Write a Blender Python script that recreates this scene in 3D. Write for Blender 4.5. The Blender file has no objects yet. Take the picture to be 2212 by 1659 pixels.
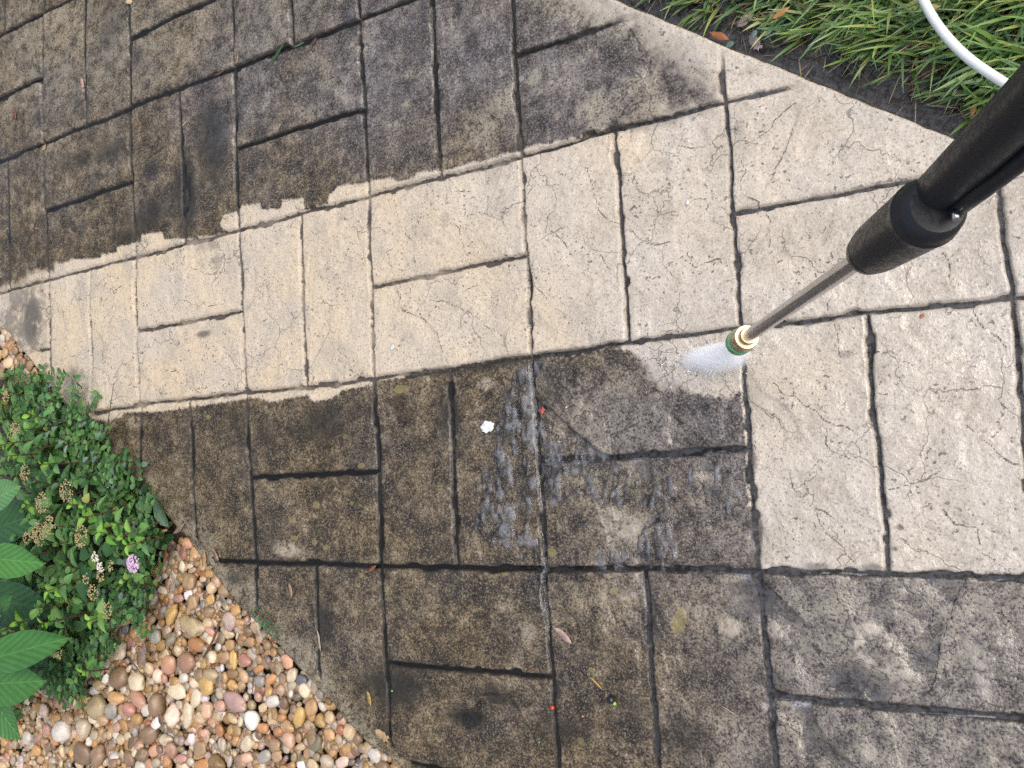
import bpy, bmesh, math, random
import numpy as np
from mathutils import Vector, Matrix, noise as mnoise

rng = np.random.default_rng(7)
random.seed(7)
sc = bpy.context.scene
col = sc.collection
R_ = math.radians

# ------------------------------------------------------------------ camera
# fitted to the block grid of the paving (blocks are 0.30 m squares)
PW, PH, PF = 2212.0, 1659.0, 1912.0            # pixel frame in which the photograph was measured
BLK = 0.30
RV = np.array([-0.0630012, 0.5460964, -0.0788418])
TV = np.array([-0.7404079, -0.0351406, 4.7657248]) * BLK

def rodr(r):
    th = np.linalg.norm(r); k = r / th
    K = np.array([[0, -k[2], k[1]], [k[2], 0, -k[0]], [-k[1], k[0], 0]])
    return np.eye(3) + math.sin(th) * K + (1 - math.cos(th)) * K @ K

RC = rodr(RV) @ np.diag([1., -1., -1.])         # world -> lens axes (x right, y down, z forward)
CAM = -RC.T @ TV

def ray(x, y):
    return RC.T @ np.array([(x - PW / 2) / PF, (y - PH / 2) / PF, 1.0])

def pix(x, y, z=0.0):
    d = ray(x, y)
    return CAM + d * (z - CAM[2]) / d[2]

def dep(x, y, D):
    return CAM + ray(x, y) * D

def pixs(pts, z=0.0):
    return np.array([pix(x, y, z)[:2] for x, y in pts])

cd = bpy.data.cameras.new('camera')
cam = bpy.data.objects.new('camera', cd); col.objects.link(cam)
cd.sensor_fit = 'HORIZONTAL'; cd.sensor_width = 36.0; cd.lens = PF / PW * 36.0
cd.clip_start = 0.02; cd.clip_end = 500.0
Mb = np.eye(4); Mb[:3, :3] = (np.diag([1., -1., -1.]) @ RC).T; Mb[:3, 3] = CAM
cam.matrix_world = Matrix(Mb.tolist())
sc.camera = cam

# ------------------------------------------------------------------ sky and light (bright overcast)
SUN_EL, SUN_AZ = 56.0, 75.0
w = bpy.data.worlds.new('World'); sc.world = w; w.use_nodes = True
nt = w.node_tree; nt.nodes.clear()
sky = nt.nodes.new('ShaderNodeTexSky'); sky.sky_type = 'NISHITA'; sky.sun_disc = False
sky.sun_elevation = R_(SUN_EL); sky.sun_rotation = R_(SUN_AZ); sky.air_density = 1.0; sky.dust_density = 6.0; sky.ozone_density = 1.0
hs = nt.nodes.new('ShaderNodeHueSaturation'); hs.inputs['Saturation'].default_value = 0.78
bg = nt.nodes.new('ShaderNodeBackground'); bg.inputs['Strength'].default_value = 0.15
wo = nt.nodes.new('ShaderNodeOutputWorld')
nt.links.new(sky.outputs[0], hs.inputs['Color']); nt.links.new(hs.outputs[0], bg.inputs[0]); nt.links.new(bg.outputs[0], wo.inputs[0])
sd = bpy.data.lights.new('sun', 'SUN'); sd.energy = 0.6; sd.angle = R_(50); sd.color = (1.0, 0.99, 0.975)
so = bpy.data.objects.new('sun', sd); col.objects.link(so)
az = R_(SUN_AZ)
sdir = Vector((math.sin(az) * math.cos(R_(SUN_EL)), math.cos(az) * math.cos(R_(SUN_EL)), math.sin(R_(SUN_EL))))
so.rotation_euler = sdir.to_track_quat('Z', 'Y').to_euler()
sc.view_settings.view_transform = 'Standard'; sc.view_settings.look = 'None'
sc.view_settings.exposure = 0.46; sc.view_settings.gamma = 1.0
sc.render.engine = 'CYCLES'
sc.cycles.use_denoising = False
sc.cycles.volume_bounces = 2
sc.cycles.diffuse_bounces = 3
sc.cycles.glossy_bounces = 3
sc.cycles.transmission_bounces = 4
sc.cycles.transparent_max_bounces = 24
sc.cycles.max_bounces = 8
sc.cycles.volume_step_rate = 0.5

# ------------------------------------------------------------------ noise in numpy
def _hash(ix, iy, seed):
    n = (ix.astype(np.int64) * 374761393 + iy.astype(np.int64) * 668265263 + seed * 974634777) & 0x7fffffff
    n = ((n ^ (n >> 13)) * 1274126177) & 0x7fffffff
    n = ((n ^ (n >> 16)) * 224682251) & 0x7fffffff
    return ((n ^ (n >> 15)) & 0xffff) / 65535.0

def vnoise(x, y, seed=0):
    ix = np.floor(x); iy = np.floor(y); fx = x - ix; fy = y - iy
    fx = fx * fx * fx * (fx * (fx * 6 - 15) + 10); fy = fy * fy * fy * (fy * (fy * 6 - 15) + 10)
    a = _hash(ix, iy, seed); b = _hash(ix + 1, iy, seed); c = _hash(ix, iy + 1, seed); d = _hash(ix + 1, iy + 1, seed)
    return (a + (b - a) * fx) * (1 - fy) + (c + (d - c) * fx) * fy

def fbm(x, y, f, oct=4, seed=0, gain=0.5):
    s = 0; a = 1; t = 0
    for k in range(oct):
        s = s + a * (vnoise(x * f + 17.3 * k, y * f - 9.1 * k, seed + k) - 0.5); t += a; a *= gain; f *= 2.03
    return 2 * s / t

def sstep(a, b, x):
    t = np.clip((x - a) / (b - a), 0, 1); return t * t * (3 - 2 * t)

def seg_dist(x, y, pts, closed=False):
    """min distance to a polyline, and the side of the nearest segment (+1 left)"""
    best = np.full(x.shape, 1e9); side = np.ones(x.shape)
    n = len(pts)
    for k in range(n if closed else n - 1):
        ax, ay = pts[k]; bx, by = pts[(k + 1) % n]
        dx, dy = bx - ax, by - ay
        L = dx * dx + dy * dy + 1e-12
        t = np.clip(((x - ax) * dx + (y - ay) * dy) / L, 0, 1)
        ex = x - ax - t * dx; ey = y - ay - t * dy
        d = np.sqrt(ex * ex + ey * ey)
        m = d < best
        best = np.where(m, d, best)
        side = np.where(m, np.sign(dx * (y - ay) - dy * (x - ax)), side)
    return best, side

def inside(x, y, pts):
    r = np.zeros(x.shape, bool); n = len(pts)
    for k in range(n):
        ax, ay = pts[k]; bx, by = pts[(k + 1) % n]
        if ay == by: continue
        c = ((ay > y) != (by > y)) & (x < (bx - ax) * (y - ay) / (by - ay) + ax)
        r ^= c
    return r

def poly_sd(x, y, pts):
    d, _ = seg_dist(x, y, pts, True)
    return np.where(inside(x, y, pts), d, -d)

# crops of the photograph in which things were traced: offset of each crop, two crop pixels to a photo pixel
OFF = {'A': (0, 0), 'B': (1080, 0), 'C': (2160, 0), 'D': (0, 810), 'E': (1080, 810), 'F': (2160, 810), 'G': (0, 1620), 'H': (1080, 1620), 'I': (2160, 1620)}
def q(c, *pts):
    ox, oy = OFF[c]
    return [((x / 2.001 + ox) * 0.6777, (y / 2.001 + oy) * 0.6777) for x, y in pts]

# ------------------------------------------------------------------ materials
def mat(name):
    m = bpy.data.materials.new(name); m.use_nodes = True
    m.node_tree.nodes.clear()
    return m

class NB:
    """small node builder"""
    def __init__(s, m): s.t = m.node_tree
    def n(s, typ, **kw):
        nd = s.t.nodes.new(typ)
        for k, v in kw.items():
            setattr(nd, k, v)
        return nd
    def link(s, a, b): s.t.links.new(a, b)
    def val(s, sock, v):
        if hasattr(v, 'is_linked') or isinstance(v, bpy.types.NodeSocket): s.link(v, sock)
        else: sock.default_value = v
    def math(s, op, a, b=0.0, c=0.0, clamp=False):
        nd = s.n('ShaderNodeMath', operation=op); nd.use_clamp = clamp
        s.val(nd.inputs[0], a); s.val(nd.inputs[1], b)
        if len(nd.inputs) > 2: s.val(nd.inputs[2], c)
        return nd.outputs[0]
    def ramp(s, v, lo, hi, a=0.0, b=1.0):
        nd = s.n('ShaderNodeMapRange', interpolation_type='SMOOTHSTEP')
        s.val(nd.inputs[0], v); s.val(nd.inputs[1], lo); s.val(nd.inputs[2], hi); s.val(nd.inputs[3], a); s.val(nd.inputs[4], b)
        return nd.outputs[0]
    def mix(s, f, a, b, blend='MIX'):
        nd = s.n('ShaderNodeMix', data_type='RGBA', blend_type=blend)
        s.val(nd.inputs[0], f); s.val(nd.inputs[6], a); s.val(nd.inputs[7], b)
        return nd.outputs[2]
    def noise(s, vec, scale, detail=3.0, rough=0.55, dist=0.0):
        nd = s.n('ShaderNodeTexNoise')
        s.link(vec, nd.inputs['Vector']); nd.inputs['Scale'].default_value = scale; nd.inputs['Detail'].default_value = detail
        nd.inputs['Roughness'].default_value = rough; nd.inputs['Distortion'].default_value = dist
        return nd.outputs['Fac']
    def attr(s, name):
        nd = s.n('ShaderNodeAttribute', attribute_name=name); return nd.outputs['Fac']
    def attrc(s, name):
        nd = s.n('ShaderNodeAttribute', attribute_name=name); return nd.outputs['Color']
    def pos(s): return s.n('ShaderNodeNewGeometry').outputs['Position']
    def objc(s): return s.n('ShaderNodeTexCoord').outputs['Object']
    def bsdf(s, **kw):
        nd = s.n('ShaderNodeBsdfPrincipled')
        for k, v in kw.items():
            s.val(nd.inputs[k.replace('_', ' ')], v)
        return nd
    def out(s, sh, vol=None):
        o = s.n('ShaderNodeOutputMaterial')
        if sh is not None: s.link(sh, o.inputs[0])
        if vol is not None: s.link(vol, o.inputs[1])
    def bump(s, h, dist, strength=1.0, normal=None):
        nd = s.n('ShaderNodeBump'); s.link(h, nd.inputs['Height']); nd.inputs['Distance'].default_value = dist
        nd.inputs['Strength'].default_value = strength
        if normal is not None: s.link(normal, nd.inputs['Normal'])
        return nd.outputs[0]

def rgb(r, g, b): return (r, g, b, 1.0)
def srgb(r, g, b):
    f = lambda c: (c / 255 / 12.92) if c / 255 <= 0.04045 else ((c / 255 + 0.055) / 1.055) ** 2.4
    return (f(r), f(g), f(b), 1.0)

def make_stone():
    m = mat('stamped_concrete'); b = NB(m)
    P = b.pos()
    cs = b.attr('clean_sd'); jd = b.attr('joint_d'); ck = b.attr('crack_d'); pale = b.attr('pale'); wet = b.attr('wet'); lich = b.attr('lichen'); grime_refl = b.attr('grime_refl'); warm = b.attr('warm')
    n5 = b.noise(P, 5, 4); n14 = b.noise(P, 14, 4, 0.6); n40 = b.noise(P, 40, 4, 0.6); n120 = b.noise(P, 120, 3, 0.6); n320 = b.noise(P, 320, 2, 0.6); n700 = b.noise(P, 700, 1, 0.5)
    # washed or not
    e = b.math('ADD', cs, b.math('MULTIPLY', b.math('SUBTRACT', n120, 0.5), 0.012))
    e = b.math('ADD', e, b.math('MULTIPLY', b.math('SUBTRACT', n320, 0.5), 0.008))
    sw = b.math('ADD', 0.0028, b.math('MULTIPLY', b.attr('soft'), 0.03))
    clean = b.ramp(b.math('ADD', e, b.math('MULTIPLY', b.math('MULTIPLY', b.math('SUBTRACT', n40, 0.5), b.attr('soft')), 0.06)), b.math('MULTIPLY', sw, -1.0), sw)
    part = b.math('MULTIPLY', b.attr('part'), b.ramp(b.math('ADD', b.math('MULTIPLY', n120, 0.6), b.math('MULTIPLY', n40, 0.4)), 0.36, 0.60))
    clean = b.math('MAXIMUM', clean, part)
    # washed colour
    c1 = b.mix(b.ramp(b.math('ADD', n5, warm), 0.35, 0.95), rgb(0.490, 0.455, 0.400), rgb(0.540, 0.445, 0.310))
    c1 = b.mix(b.ramp(n14, 0.44, 0.66, 0, 0.75), c1, rgb(0.38, 0.34, 0.28))
    c1 = b.mix(b.ramp(b.noise(P, 3.2, 4, 0.6), 0.46, 0.68, 0, 0.42), c1, rgb(0.42, 0.395, 0.36))
    c1 = b.mix(b.ramp(n40, 0.55, 0.8, 0, 0.5), c1, rgb(0.60, 0.55, 0.475))
    c1 = b.mix(b.ramp(n120, 0.50, 0.72, 0, 0.50), c1, rgb(0.35, 0.30, 0.24))
    c1 = b.mix(b.ramp(n320, 0.54, 0.70, 0, 0.65), c1, rgb(0.20, 0.165, 0.13))
    c1 = b.mix(b.ramp(n320, 0.44, 0.30, 0, 0.45), c1, rgb(0.68, 0.62, 0.53))
    sp = b.math('MULTIPLY', b.ramp(b.noise(P, 190, 1, 0.4), 0.645, 0.70), b.ramp(b.noise(P, 18, 2), 0.40, 0.62))
    c1 = b.mix(b.math('MULTIPLY', sp, 0.8), c1, rgb(0.06, 0.055, 0.06))
    gm = b.math('MULTIPLY', grime_refl, b.ramp(b.math('ADD', n40, b.math('MULTIPLY', b.math('SUBTRACT', grime_refl, 0.5), 0.35)), 0.35, 0.62))
    c1 = b.mix(gm, c1, rgb(0.115, 0.105, 0.090))
    # soiled colour: algae-dark hollows, brown film, bare sand grains, dark puddle reflections painted in
    cool = b.attr('cool')
    g = b.math('ADD', b.math('MULTIPLY', n14, 0.34), b.math('MULTIPLY', n40, 0.30))
    g = b.math('ADD', g, b.math('MULTIPLY', n120, 0.22)); g = b.math('ADD', g, b.math('MULTIPLY', n320, 0.14))
    g = b.math('ADD', g, b.math('MULTIPLY', pale, 0.075))
    def cr(stops):
        nd = b.n('ShaderNodeValToRGB'); b.link(g, nd.inputs[0]); el = nd.color_ramp.elements
        while len(el) < len(stops): el.new(0.5)
        for e_, (p_, c_) in zip(el, stops): e_.position = p_; e_.color = rgb(*c_)
        return nd.outputs[0]
    d1 = cr([(0.415, (0.011, 0.0080, 0.0046)), (0.47, (0.034, 0.0245, 0.0135)), (0.52, (0.084, 0.061, 0.031)), (0.575, (0.165, 0.126, 0.073)), (0.64, (0.28, 0.245, 0.180))])
    d2 = cr([(0.40, (0.026, 0.023, 0.025)), (0.46, (0.068, 0.060, 0.064)), (0.52, (0.122, 0.109, 0.112)), (0.575, (0.195, 0.178, 0.170)), (0.64, (0.29, 0.265, 0.225))])
    d1 = b.mix(b.math('ADD', b.math('MULTIPLY', cool, 0.85), b.ramp(n5, 0.5, 0.75, 0, 0.2)), d1, d2)
    pl = b.math('MULTIPLY', pale, b.ramp(b.math('ADD', b.math('MULTIPLY', n40, 0.6), b.math('MULTIPLY', n120, 0.4)), 0.40, 0.56, 0, 0.75))
    d1 = b.mix(pl, d1, rgb(0.235, 0.215, 0.160))
    d1 = b.mix(b.ramp(n320, 0.55, 0.66, 0, 0.45), d1, rgb(0.26, 0.215, 0.15))
    d1 = b.mix(b.ramp(n320, 0.46, 0.36, 0, 0.75), d1, rgb(0.016, 0.012, 0.008))
    d1 = b.mix(b.ramp(n700, 0.61, 0.71, 0, 0.40), d1, rgb(0.48, 0.42, 0.32))
    lk = b.math('MULTIPLY', b.ramp(b.math('ADD', lich, b.math('MULTIPLY', b.math('SUBTRACT', n120, 0.5), 1.1)), 0.42, 0.6), 0.6)
    d1 = b.mix(lk, d1, rgb(0.24, 0.20, 0.075))
    dg = b.math('MULTIPLY', b.math('SUBTRACT', grime_refl, 0.0), b.ramp(n40, 0.18, 0.42))
    d1 = b.mix(b.math('MULTIPLY', dg, 0.95), d1, rgb(0.014, 0.012, 0.008))
    c = b.mix(clean, d1, c1)
    # dirty halo beside the joints
    hal = b.math('MULTIPLY', b.ramp(b.math('ADD', jd, b.math('MULTIPLY', b.math('SUBTRACT', n40, 0.5), 0.03)), 0.009, 0.0), 0.35)
    c = b.mix(hal, c, b.mix(clean, rgb(0.04, 0.034, 0.026), rgb(0.34, 0.30, 0.25)))
    # joints and cracks hold dirt
    jn = b.math('ADD', jd, b.math('MULTIPLY', b.math('SUBTRACT', n120, 0.5), 0.006))
    jf = b.ramp(jn, b.math('SUBTRACT', 0.0052, b.math('MULTIPLY', clean, 0.0033)), b.math('SUBTRACT', 0.0012, b.math('MULTIPLY', clean, 0.0012)))
    jpatch = b.ramp(b.math('ADD', b.noise(P, 9, 3), b.math('MULTIPLY', b.math('SUBTRACT', n40, 0.5), 0.5)), 0.36, 0.52, b.math('SUBTRACT', 0.85, b.math('MULTIPLY', clean, 0.3)), 0.97)
    jcol = b.mix(clean, rgb(0.026, 0.022, 0.017), rgb(0.058, 0.051, 0.046))
    c = b.mix(b.math('MULTIPLY', jf, jpatch), c, jcol)
    cf = b.ramp(b.math('ADD', ck, b.math('MULTIPLY', b.math('SUBTRACT', n40, 0.5), 0.0022)), 0.00115, 0.0002)
    vo = b.n('ShaderNodeTexVoronoi', feature='DISTANCE_TO_EDGE'); vo.inputs['Scale'].default_value = 11.0
    wv = b.n('ShaderNodeVectorMath', operation='ADD')
    nz = b.n('ShaderNodeTexNoise'); nz.inputs['Scale'].default_value = 28; nz.inputs['Detail'].default_value = 4; b.link(P, nz.inputs['Vector'])
    sv = b.n('ShaderNodeVectorMath', operation='SCALE'); b.link(nz.outputs['Color'], sv.inputs[0]); sv.inputs['Scale'].default_value = 0.055
    b.link(P, wv.inputs[0]); b.link(sv.outputs[0], wv.inputs[1]); b.link(wv.outputs[0], vo.inputs['Vector'])
    vf = b.math('MULTIPLY', b.ramp(vo.outputs['Distance'], 0.009, 0.002), b.ramp(b.noise(P, 7, 2), 0.44, 0.58))
    cr = b.math('MAXIMUM', cf, b.math('MULTIPLY', vf, 0.7))
    c = b.mix(b.math('MULTIPLY', cr, b.math('SUBTRACT', 0.85, b.math('MULTIPLY', clean, 0.15))), c, b.mix(clean, rgb(0.015, 0.013, 0.011), rgb(0.085, 0.062, 0.045)))
    # relief
    h = b.math('ADD', b.math('MULTIPLY', n320, 0.5), b.math('MULTIPLY', n120, 0.7))
    h = b.math('SUBTRACT', h, b.math('MULTIPLY', cr, 1.2))
    bmp = b.bump(b.math('ADD', h, b.math('MULTIPLY', n40, 1.2)), 0.0014, 0.9)
    rough = b.ramp(wet, 0, 1, 0.72, 0.42)
    bs = b.bsdf(Base_Color=c, Roughness=rough, Normal=bmp, Specular_IOR_Level=0.4)
    film = b.bump(b.math('ADD', b.math('MULTIPLY', n40, 2.0), b.math('ADD', b.math('MULTIPLY', n120, 0.9), b.math('MULTIPLY', n320, 0.3))), 0.0016, 0.8)
    b.val(bs.inputs['Coat Weight'], b.math('MULTIPLY', b.math('MULTIPLY', wet, b.ramp(n40, 0.34, 0.58, 0.25, 1.0)), b.math('SUBTRACT', 1.0, b.math('MULTIPLY', jf, 0.8)))); bs.inputs['Coat Roughness'].default_value = 0.22; bs.inputs['Coat IOR'].default_value = 1.6
    b.link(film, bs.inputs['Coat Normal'])
    b.out(bs.outputs[0])
    return m

def make_water():
    m = mat('water'); b = NB(m); P = b.pos()
    rip = b.attr('ripple'); foam_glint = b.attr('foam_glint')
    n1 = b.noise(P, 60, 3, 0.5, 0.4); n2 = b.noise(P, 220, 2, 0.5)
    h = b.math('ADD', n1, b.math('MULTIPLY', n2, b.math('MULTIPLY', rip, 0.5)))
    nd = b.n('ShaderNodeBump'); b.link(h, nd.inputs['Height']); nd.inputs['Distance'].default_value = 0.005
    b.val(nd.inputs['Strength'], b.math('ADD', 0.06, b.math('MULTIPLY', rip, 1.0)))
    fr = b.n('ShaderNodeFresnel'); fr.inputs['IOR'].default_value = 1.45; b.link(nd.outputs[0], fr.inputs['Normal'])
    gl = b.n('ShaderNodeBsdfGlossy'); gl.inputs['Roughness'].default_value = 0.10; b.link(nd.outputs[0], gl.inputs['Normal'])
    tr = b.n('ShaderNodeBsdfTransparent'); b.link(b.mix(b.ramp(b.attr('deep'), 0.0, 0.004), rgb(1, 1, 1), rgb(0.60, 0.59, 0.58)), tr.inputs[0])
    mx = b.n('ShaderNodeMixShader'); b.link(fr.outputs[0], mx.inputs[0]); b.link(tr.outputs[0], mx.inputs[1]); b.link(gl.outputs[0], mx.inputs[2])
    df = b.n('ShaderNodeBsdfDiffuse'); df.inputs[0].default_value = rgb(0.50, 0.53, 0.59)  # foam and painted sky glints share this pale diffuse
    ff = b.math('MULTIPLY', foam_glint, b.ramp(b.math('ADD', b.math('MULTIPLY', n1, 0.5), b.math('MULTIPLY', n2, 0.5)), 0.36, 0.60, 0.08, 0.62))
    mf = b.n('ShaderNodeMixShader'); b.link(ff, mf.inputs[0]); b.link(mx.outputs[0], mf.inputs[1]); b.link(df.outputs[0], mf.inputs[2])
    b.out(mf.outputs[0])
    return m

def make_soil(name, c1, c2, wet=0.4):
    m = mat(name); b = NB(m); P = b.pos()
    n1 = b.noise(P, 25, 5, 0.65); n2 = b.noise(P, 160, 4, 0.65)
    c = b.mix(b.ramp(n1, 0.35, 0.7), c1, c2)
    c = b.mix(b.ramp(n2, 0.5, 0.75, 0, 0.7), c, rgb(0.012, 0.010, 0.008))
    bs = b.bsdf(Base_Color=c, Roughness=0.75 - 0.3 * wet, Normal=b.bump(b.math('ADD', n1, b.math('MULTIPLY', n2, 0.5)), 0.008, 0.9))
    b.out(bs.outputs[0]); return m

def make_objcol(name, rough=0.45, coat=0.0, var=0.35, scale=30, bumpd=0.0, sub=0.0, vcol=None, speck=0.0, trans=0.0):
    """colour from the object (or from a vertex colour for joined masses), broken up by noise"""
    m = mat(name); b = NB(m)
    base = b.attrc(vcol) if vcol else b.n('ShaderNodeObjectInfo').outputs['Color']
    P = b.pos()
    n1 = b.noise(P, scale, 4, 0.6); n2 = b.noise(P, scale * 5, 3, 0.6)
    c = b.mix(b.ramp(n1, 0.3, 0.75, 0, var), base, b.mix(1.0, base, rgb(0.45, 0.42, 0.40), 'MULTIPLY'))
    c = b.mix(b.ramp(n2, 0.5, 0.8, 0, var * 0.7), c, b.mix(1.0, base, rgb(1.5, 1.45, 1.4), 'MULTIPLY'))
    if speck: c = b.mix(b.ramp(n2, 0.66, 0.72, 0, speck), c, rgb(0.05, 0.04, 0.03))
    bs = b.bsdf(Base_Color=c, Roughness=rough)
    if coat: bs.inputs['Coat Weight'].default_value = coat; bs.inputs['Coat Roughness'].default_value = 0.12
    if bumpd: b.link(b.bump(b.math('ADD', n1, b.math('MULTIPLY', n2, 0.4)), bumpd, 0.8), bs.inputs['Normal'])
    sh = bs.outputs[0]
    if trans:
        tl = b.n('ShaderNodeBsdfTranslucent'); b.link(b.mix(1.0, c, rgb(1.1, 1.3, 0.5), 'MULTIPLY'), tl.inputs[0])
        mx = b.n('ShaderNodeMixShader'); mx.inputs[0].default_value = trans; b.link(sh, mx.inputs[1]); b.link(tl.outputs[0], mx.inputs[2]); sh = mx.outputs[0]
    b.out(sh); return m

def make_plain(name, color, rough=0.4, metal=0.0, coat=0.0, var=0.2, scale=60, bumpd=0.0, spec=0.5):
    m = mat(name); b = NB(m); P = b.objc()
    n1 = b.noise(P, scale, 4, 0.6); n2 = b.noise(P, scale * 6, 2, 0.6)
    dark = tuple(x * 0.5 for x in color[:3]) + (1,)
    c = b.mix(b.ramp(n1, 0.4, 0.75, 0, var), color, dark)
    bs = b.bsdf(Base_Color=c, Metallic=metal, Specular_IOR_Level=spec)
    b.val(bs.inputs['Roughness'], b.ramp(n2, 0.3, 0.7, rough * 0.8, min(1, rough * 1.25)))
    if coat: bs.inputs['Coat Weight'].default_value = coat
    if bumpd: b.link(b.bump(n2, bumpd, 0.6), bs.inputs['Normal'])
    b.out(bs.outputs[0]); return m

M = {}
M['stone'] = make_stone()
M['water'] = make_water()
M['soil'] = make_soil('wet_soil', rgb(0.030, 0.022, 0.015), rgb(0.062, 0.046, 0.031), 0.7)
M['bedsoil'] = make_soil('bed_soil', rgb(0.045, 0.034, 0.023), rgb(0.085, 0.065, 0.045), 0.4)
M['pebble'] = make_objcol('pebble', 0.42, 0.12, 0.40, 70, 0.0012, speck=0.3)
M['pebblev'] = make_objcol('pebble_mass', 0.40, 0.2, 0.45, 55, 0.0006, vcol='tint')
M['leaf'] = make_objcol('leaf', 0.52, 0.0, 0.25, 60, 0.0005, trans=0.30)
M['leafv'] = make_objcol('leaf_mass', 0.55, 0.0, 0.30, 60, 0.0005, vcol='tint', trans=0.30)
M['grassv'] = make_objcol('grass_blades', 0.42, 0.15, 0.25, 70, 0.0, vcol='tint', trans=0.22)
M['dry'] = make_objcol('dry_leaf', 0.55, 0.10, 0.45, 90, 0.0006, speck=0.15, trans=0.08)
M['flower'] = make_objcol('petals', 0.6, 0.0, 0.25, 120, trans=0.15)
M['black'] = make_plain('black_rubber', rgb(0.019, 0.0205, 0.024), 0.40, 0, 0, 0.25, 40, 0.00008, 0.45)
M['steel'] = make_plain('lance_steel', rgb(0.52, 0.515, 0.51), 0.24, 0.97, 0, 0.4, 50, 0.0002)
M['brass'] = make_plain('plated_brass', rgb(0.60, 0.49, 0.32), 0.36, 0.85, 0, 0.25, 70)
M['oring'] = make_plain('seal_ring', rgb(0.09, 0.065, 0.05), 0.5)
M['green'] = make_plain('green_plastic', rgb(0.012, 0.30, 0.085), 0.38, 0, 0.2, 0.25)
M['hose'] = make_plain('white_hose', rgb(0.70, 0.73, 0.72), 0.30, 0, 0.3, 0.18, 30)
M['chrome'] = make_plain('chromed_pin', rgb(0.8, 0.8, 0.8), 0.12, 1.0)

# ------------------------------------------------------------------ object helpers
def add(name, me, material=None, parent=None, loc=None):
    o = bpy.data.objects.new(name, me); col.objects.link(o)
    if material is not None and me is not None and not me.materials: me.materials.append(material)
    if parent is not None: o.parent = parent
    if loc is not None: o.location = loc
    return o

def tag(o, label, cat, group=None):
    o['label'] = label; o['category'] = cat
    if group: o['group'] = group
    return o

def empty(name, loc=(0, 0, 0)):
    o = bpy.data.objects.new(name, None); col.objects.link(o); o.location = loc; o.empty_display_size = 0.05
    return o

def mesh_np(name, V, F, smooth=True):
    """F: (n,4) or (n,3) int array"""
    me = bpy.data.meshes.new(name)
    V = np.asarray(V, np.float32); F = np.asarray(F, np.int32)
    me.vertices.add(len(V)); me.vertices.foreach_set('co', V.ravel())
    k = F.shape[1]
    me.loops.add(F.size); me.loops.foreach_set('vertex_index', F.ravel())
    me.polygons.add(len(F))
    me.polygons.foreach_set('loop_start', np.arange(0, F.size, k, dtype=np.int32))
    me.polygons.foreach_set('loop_total', np.full(len(F), k, np.int32))
    if smooth: me.polygons.foreach_set('use_smooth', np.ones(len(F), bool))
    me.update(calc_edges=True)
    return me

def fattr(me, name, v):
    a = me.attributes.new(name, 'FLOAT', 'POINT'); a.data.foreach_set('value', np.asarray(v, np.float32).ravel())

def cattr(me, name, c):
    a = me.attributes.new(name, 'FLOAT_COLOR', 'POINT'); c = np.asarray(c, np.float32)
    if c.shape[1] == 3: c = np.c_[c, np.ones(len(c), np.float32)]
    a.data.foreach_set('color', c.ravel())

def obj_bm(name, bm, material, parent=None, smooth=True):
    me = bpy.data.meshes.new(name); bm.normal_update(); bm.to_mesh(me); bm.free()
    if smooth:
        for p_ in me.polygons: p_.use_smooth = True
    return add(name, me, material, parent)

# ------------------------------------------------------------------ the paved path
EDGE_TOP = pixs([(1350, 0), (1460, 46), (1548, 84), (1694, 141), (1870, 212), (2070, 295)])
EDGE_BOT = pixs(q('D', (0, 440), (200, 700), (340, 890), (420, 980), (510, 1020), (620, 1180), (760, 1370), (900, 1500), (1000, 1600)) +
                q('G', (1180, 200), (1330, 400), (1480, 590), (1640, 760), (1830, 960), (2050, 1200), (2204, 1370)) + q('H', (190, 1520), (370, 1640)))
UD = np.array([0.798, -0.602])                   # the way the path runs
ET = np.vstack([EDGE_TOP[0] - UD * 3.2, EDGE_TOP, EDGE_TOP[-1] + UD * 2.0])
EB = np.vstack([EDGE_BOT[0] - UD * 1.8, EDGE_BOT, EDGE_BOT[-1] + UD * 2.2])
PATH = np.vstack([ET, EB[::-1]])

GV = {}
for i in range(-12, 14):
    for j in range(-10, 13):
        GV[i, j] = np.array([(i - 4) * BLK, -(j - 3) * BLK])
def gm(i, j, c, x, y):
    GV[i, j] = pixs(q(c, (x, y)))[0]
gm(1, 0, 'A', 280, 95); gm(1, 1, 'A', 282, 915); gm(2, 1, 'A', 832, 690); gm(3, 1, 'A', 1490, 435); gm(4, 1, 'B', 135, 135)
gm(1, 2, 'D', 305, 165); gm(2, 2, 'D', 860, 20); gm(3, 2, 'A', 1522, 1470); gm(4, 2, 'B', 185, 1255); gm(5, 2, 'B', 1165, 1000); gm(6, 2, 'C', 305, 655)
gm(2, 3, 'D', 890, 965); gm(3, 3, 'D', 1565, 890); gm(4, 3, 'E', 220, 800); gm(5, 3, 'E', 1230, 650); gm(6, 3, 'F', 400, 470); gm(7, 3, 'F', 2130, 290)
gm(3, 4, 'G', 1630, 345); gm(4, 4, 'H', 275, 370); gm(5, 4, 'H', 1315, 385); gm(6, 4, 'I', 520, 405)

def blobs(lst):
    """(crop, x, y, rx, ry, strength) in crop pixels -> world ellipses"""
    r = []
    for c, x, y, rx, ry, s in lst:
        p0, p1, p2 = pixs(q(c, (x, y), (x + rx, y), (x, y + ry)))
        r.append((p0, np.linalg.norm(p1 - p0), np.linalg.norm(p2 - p0), s))
    return r
def blob_field(x, y, bl, soft=0.5):
    f = np.zeros(x.shape)
    for p0, rx, ry, s in bl:
        d = np.sqrt(((x - p0[0]) / rx) ** 2 + ((y - p0[1]) / ry) ** 2)
        f = np.maximum(f, s * (1 - sstep(1 - soft, 1 + soft, d)))
    return f

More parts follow.
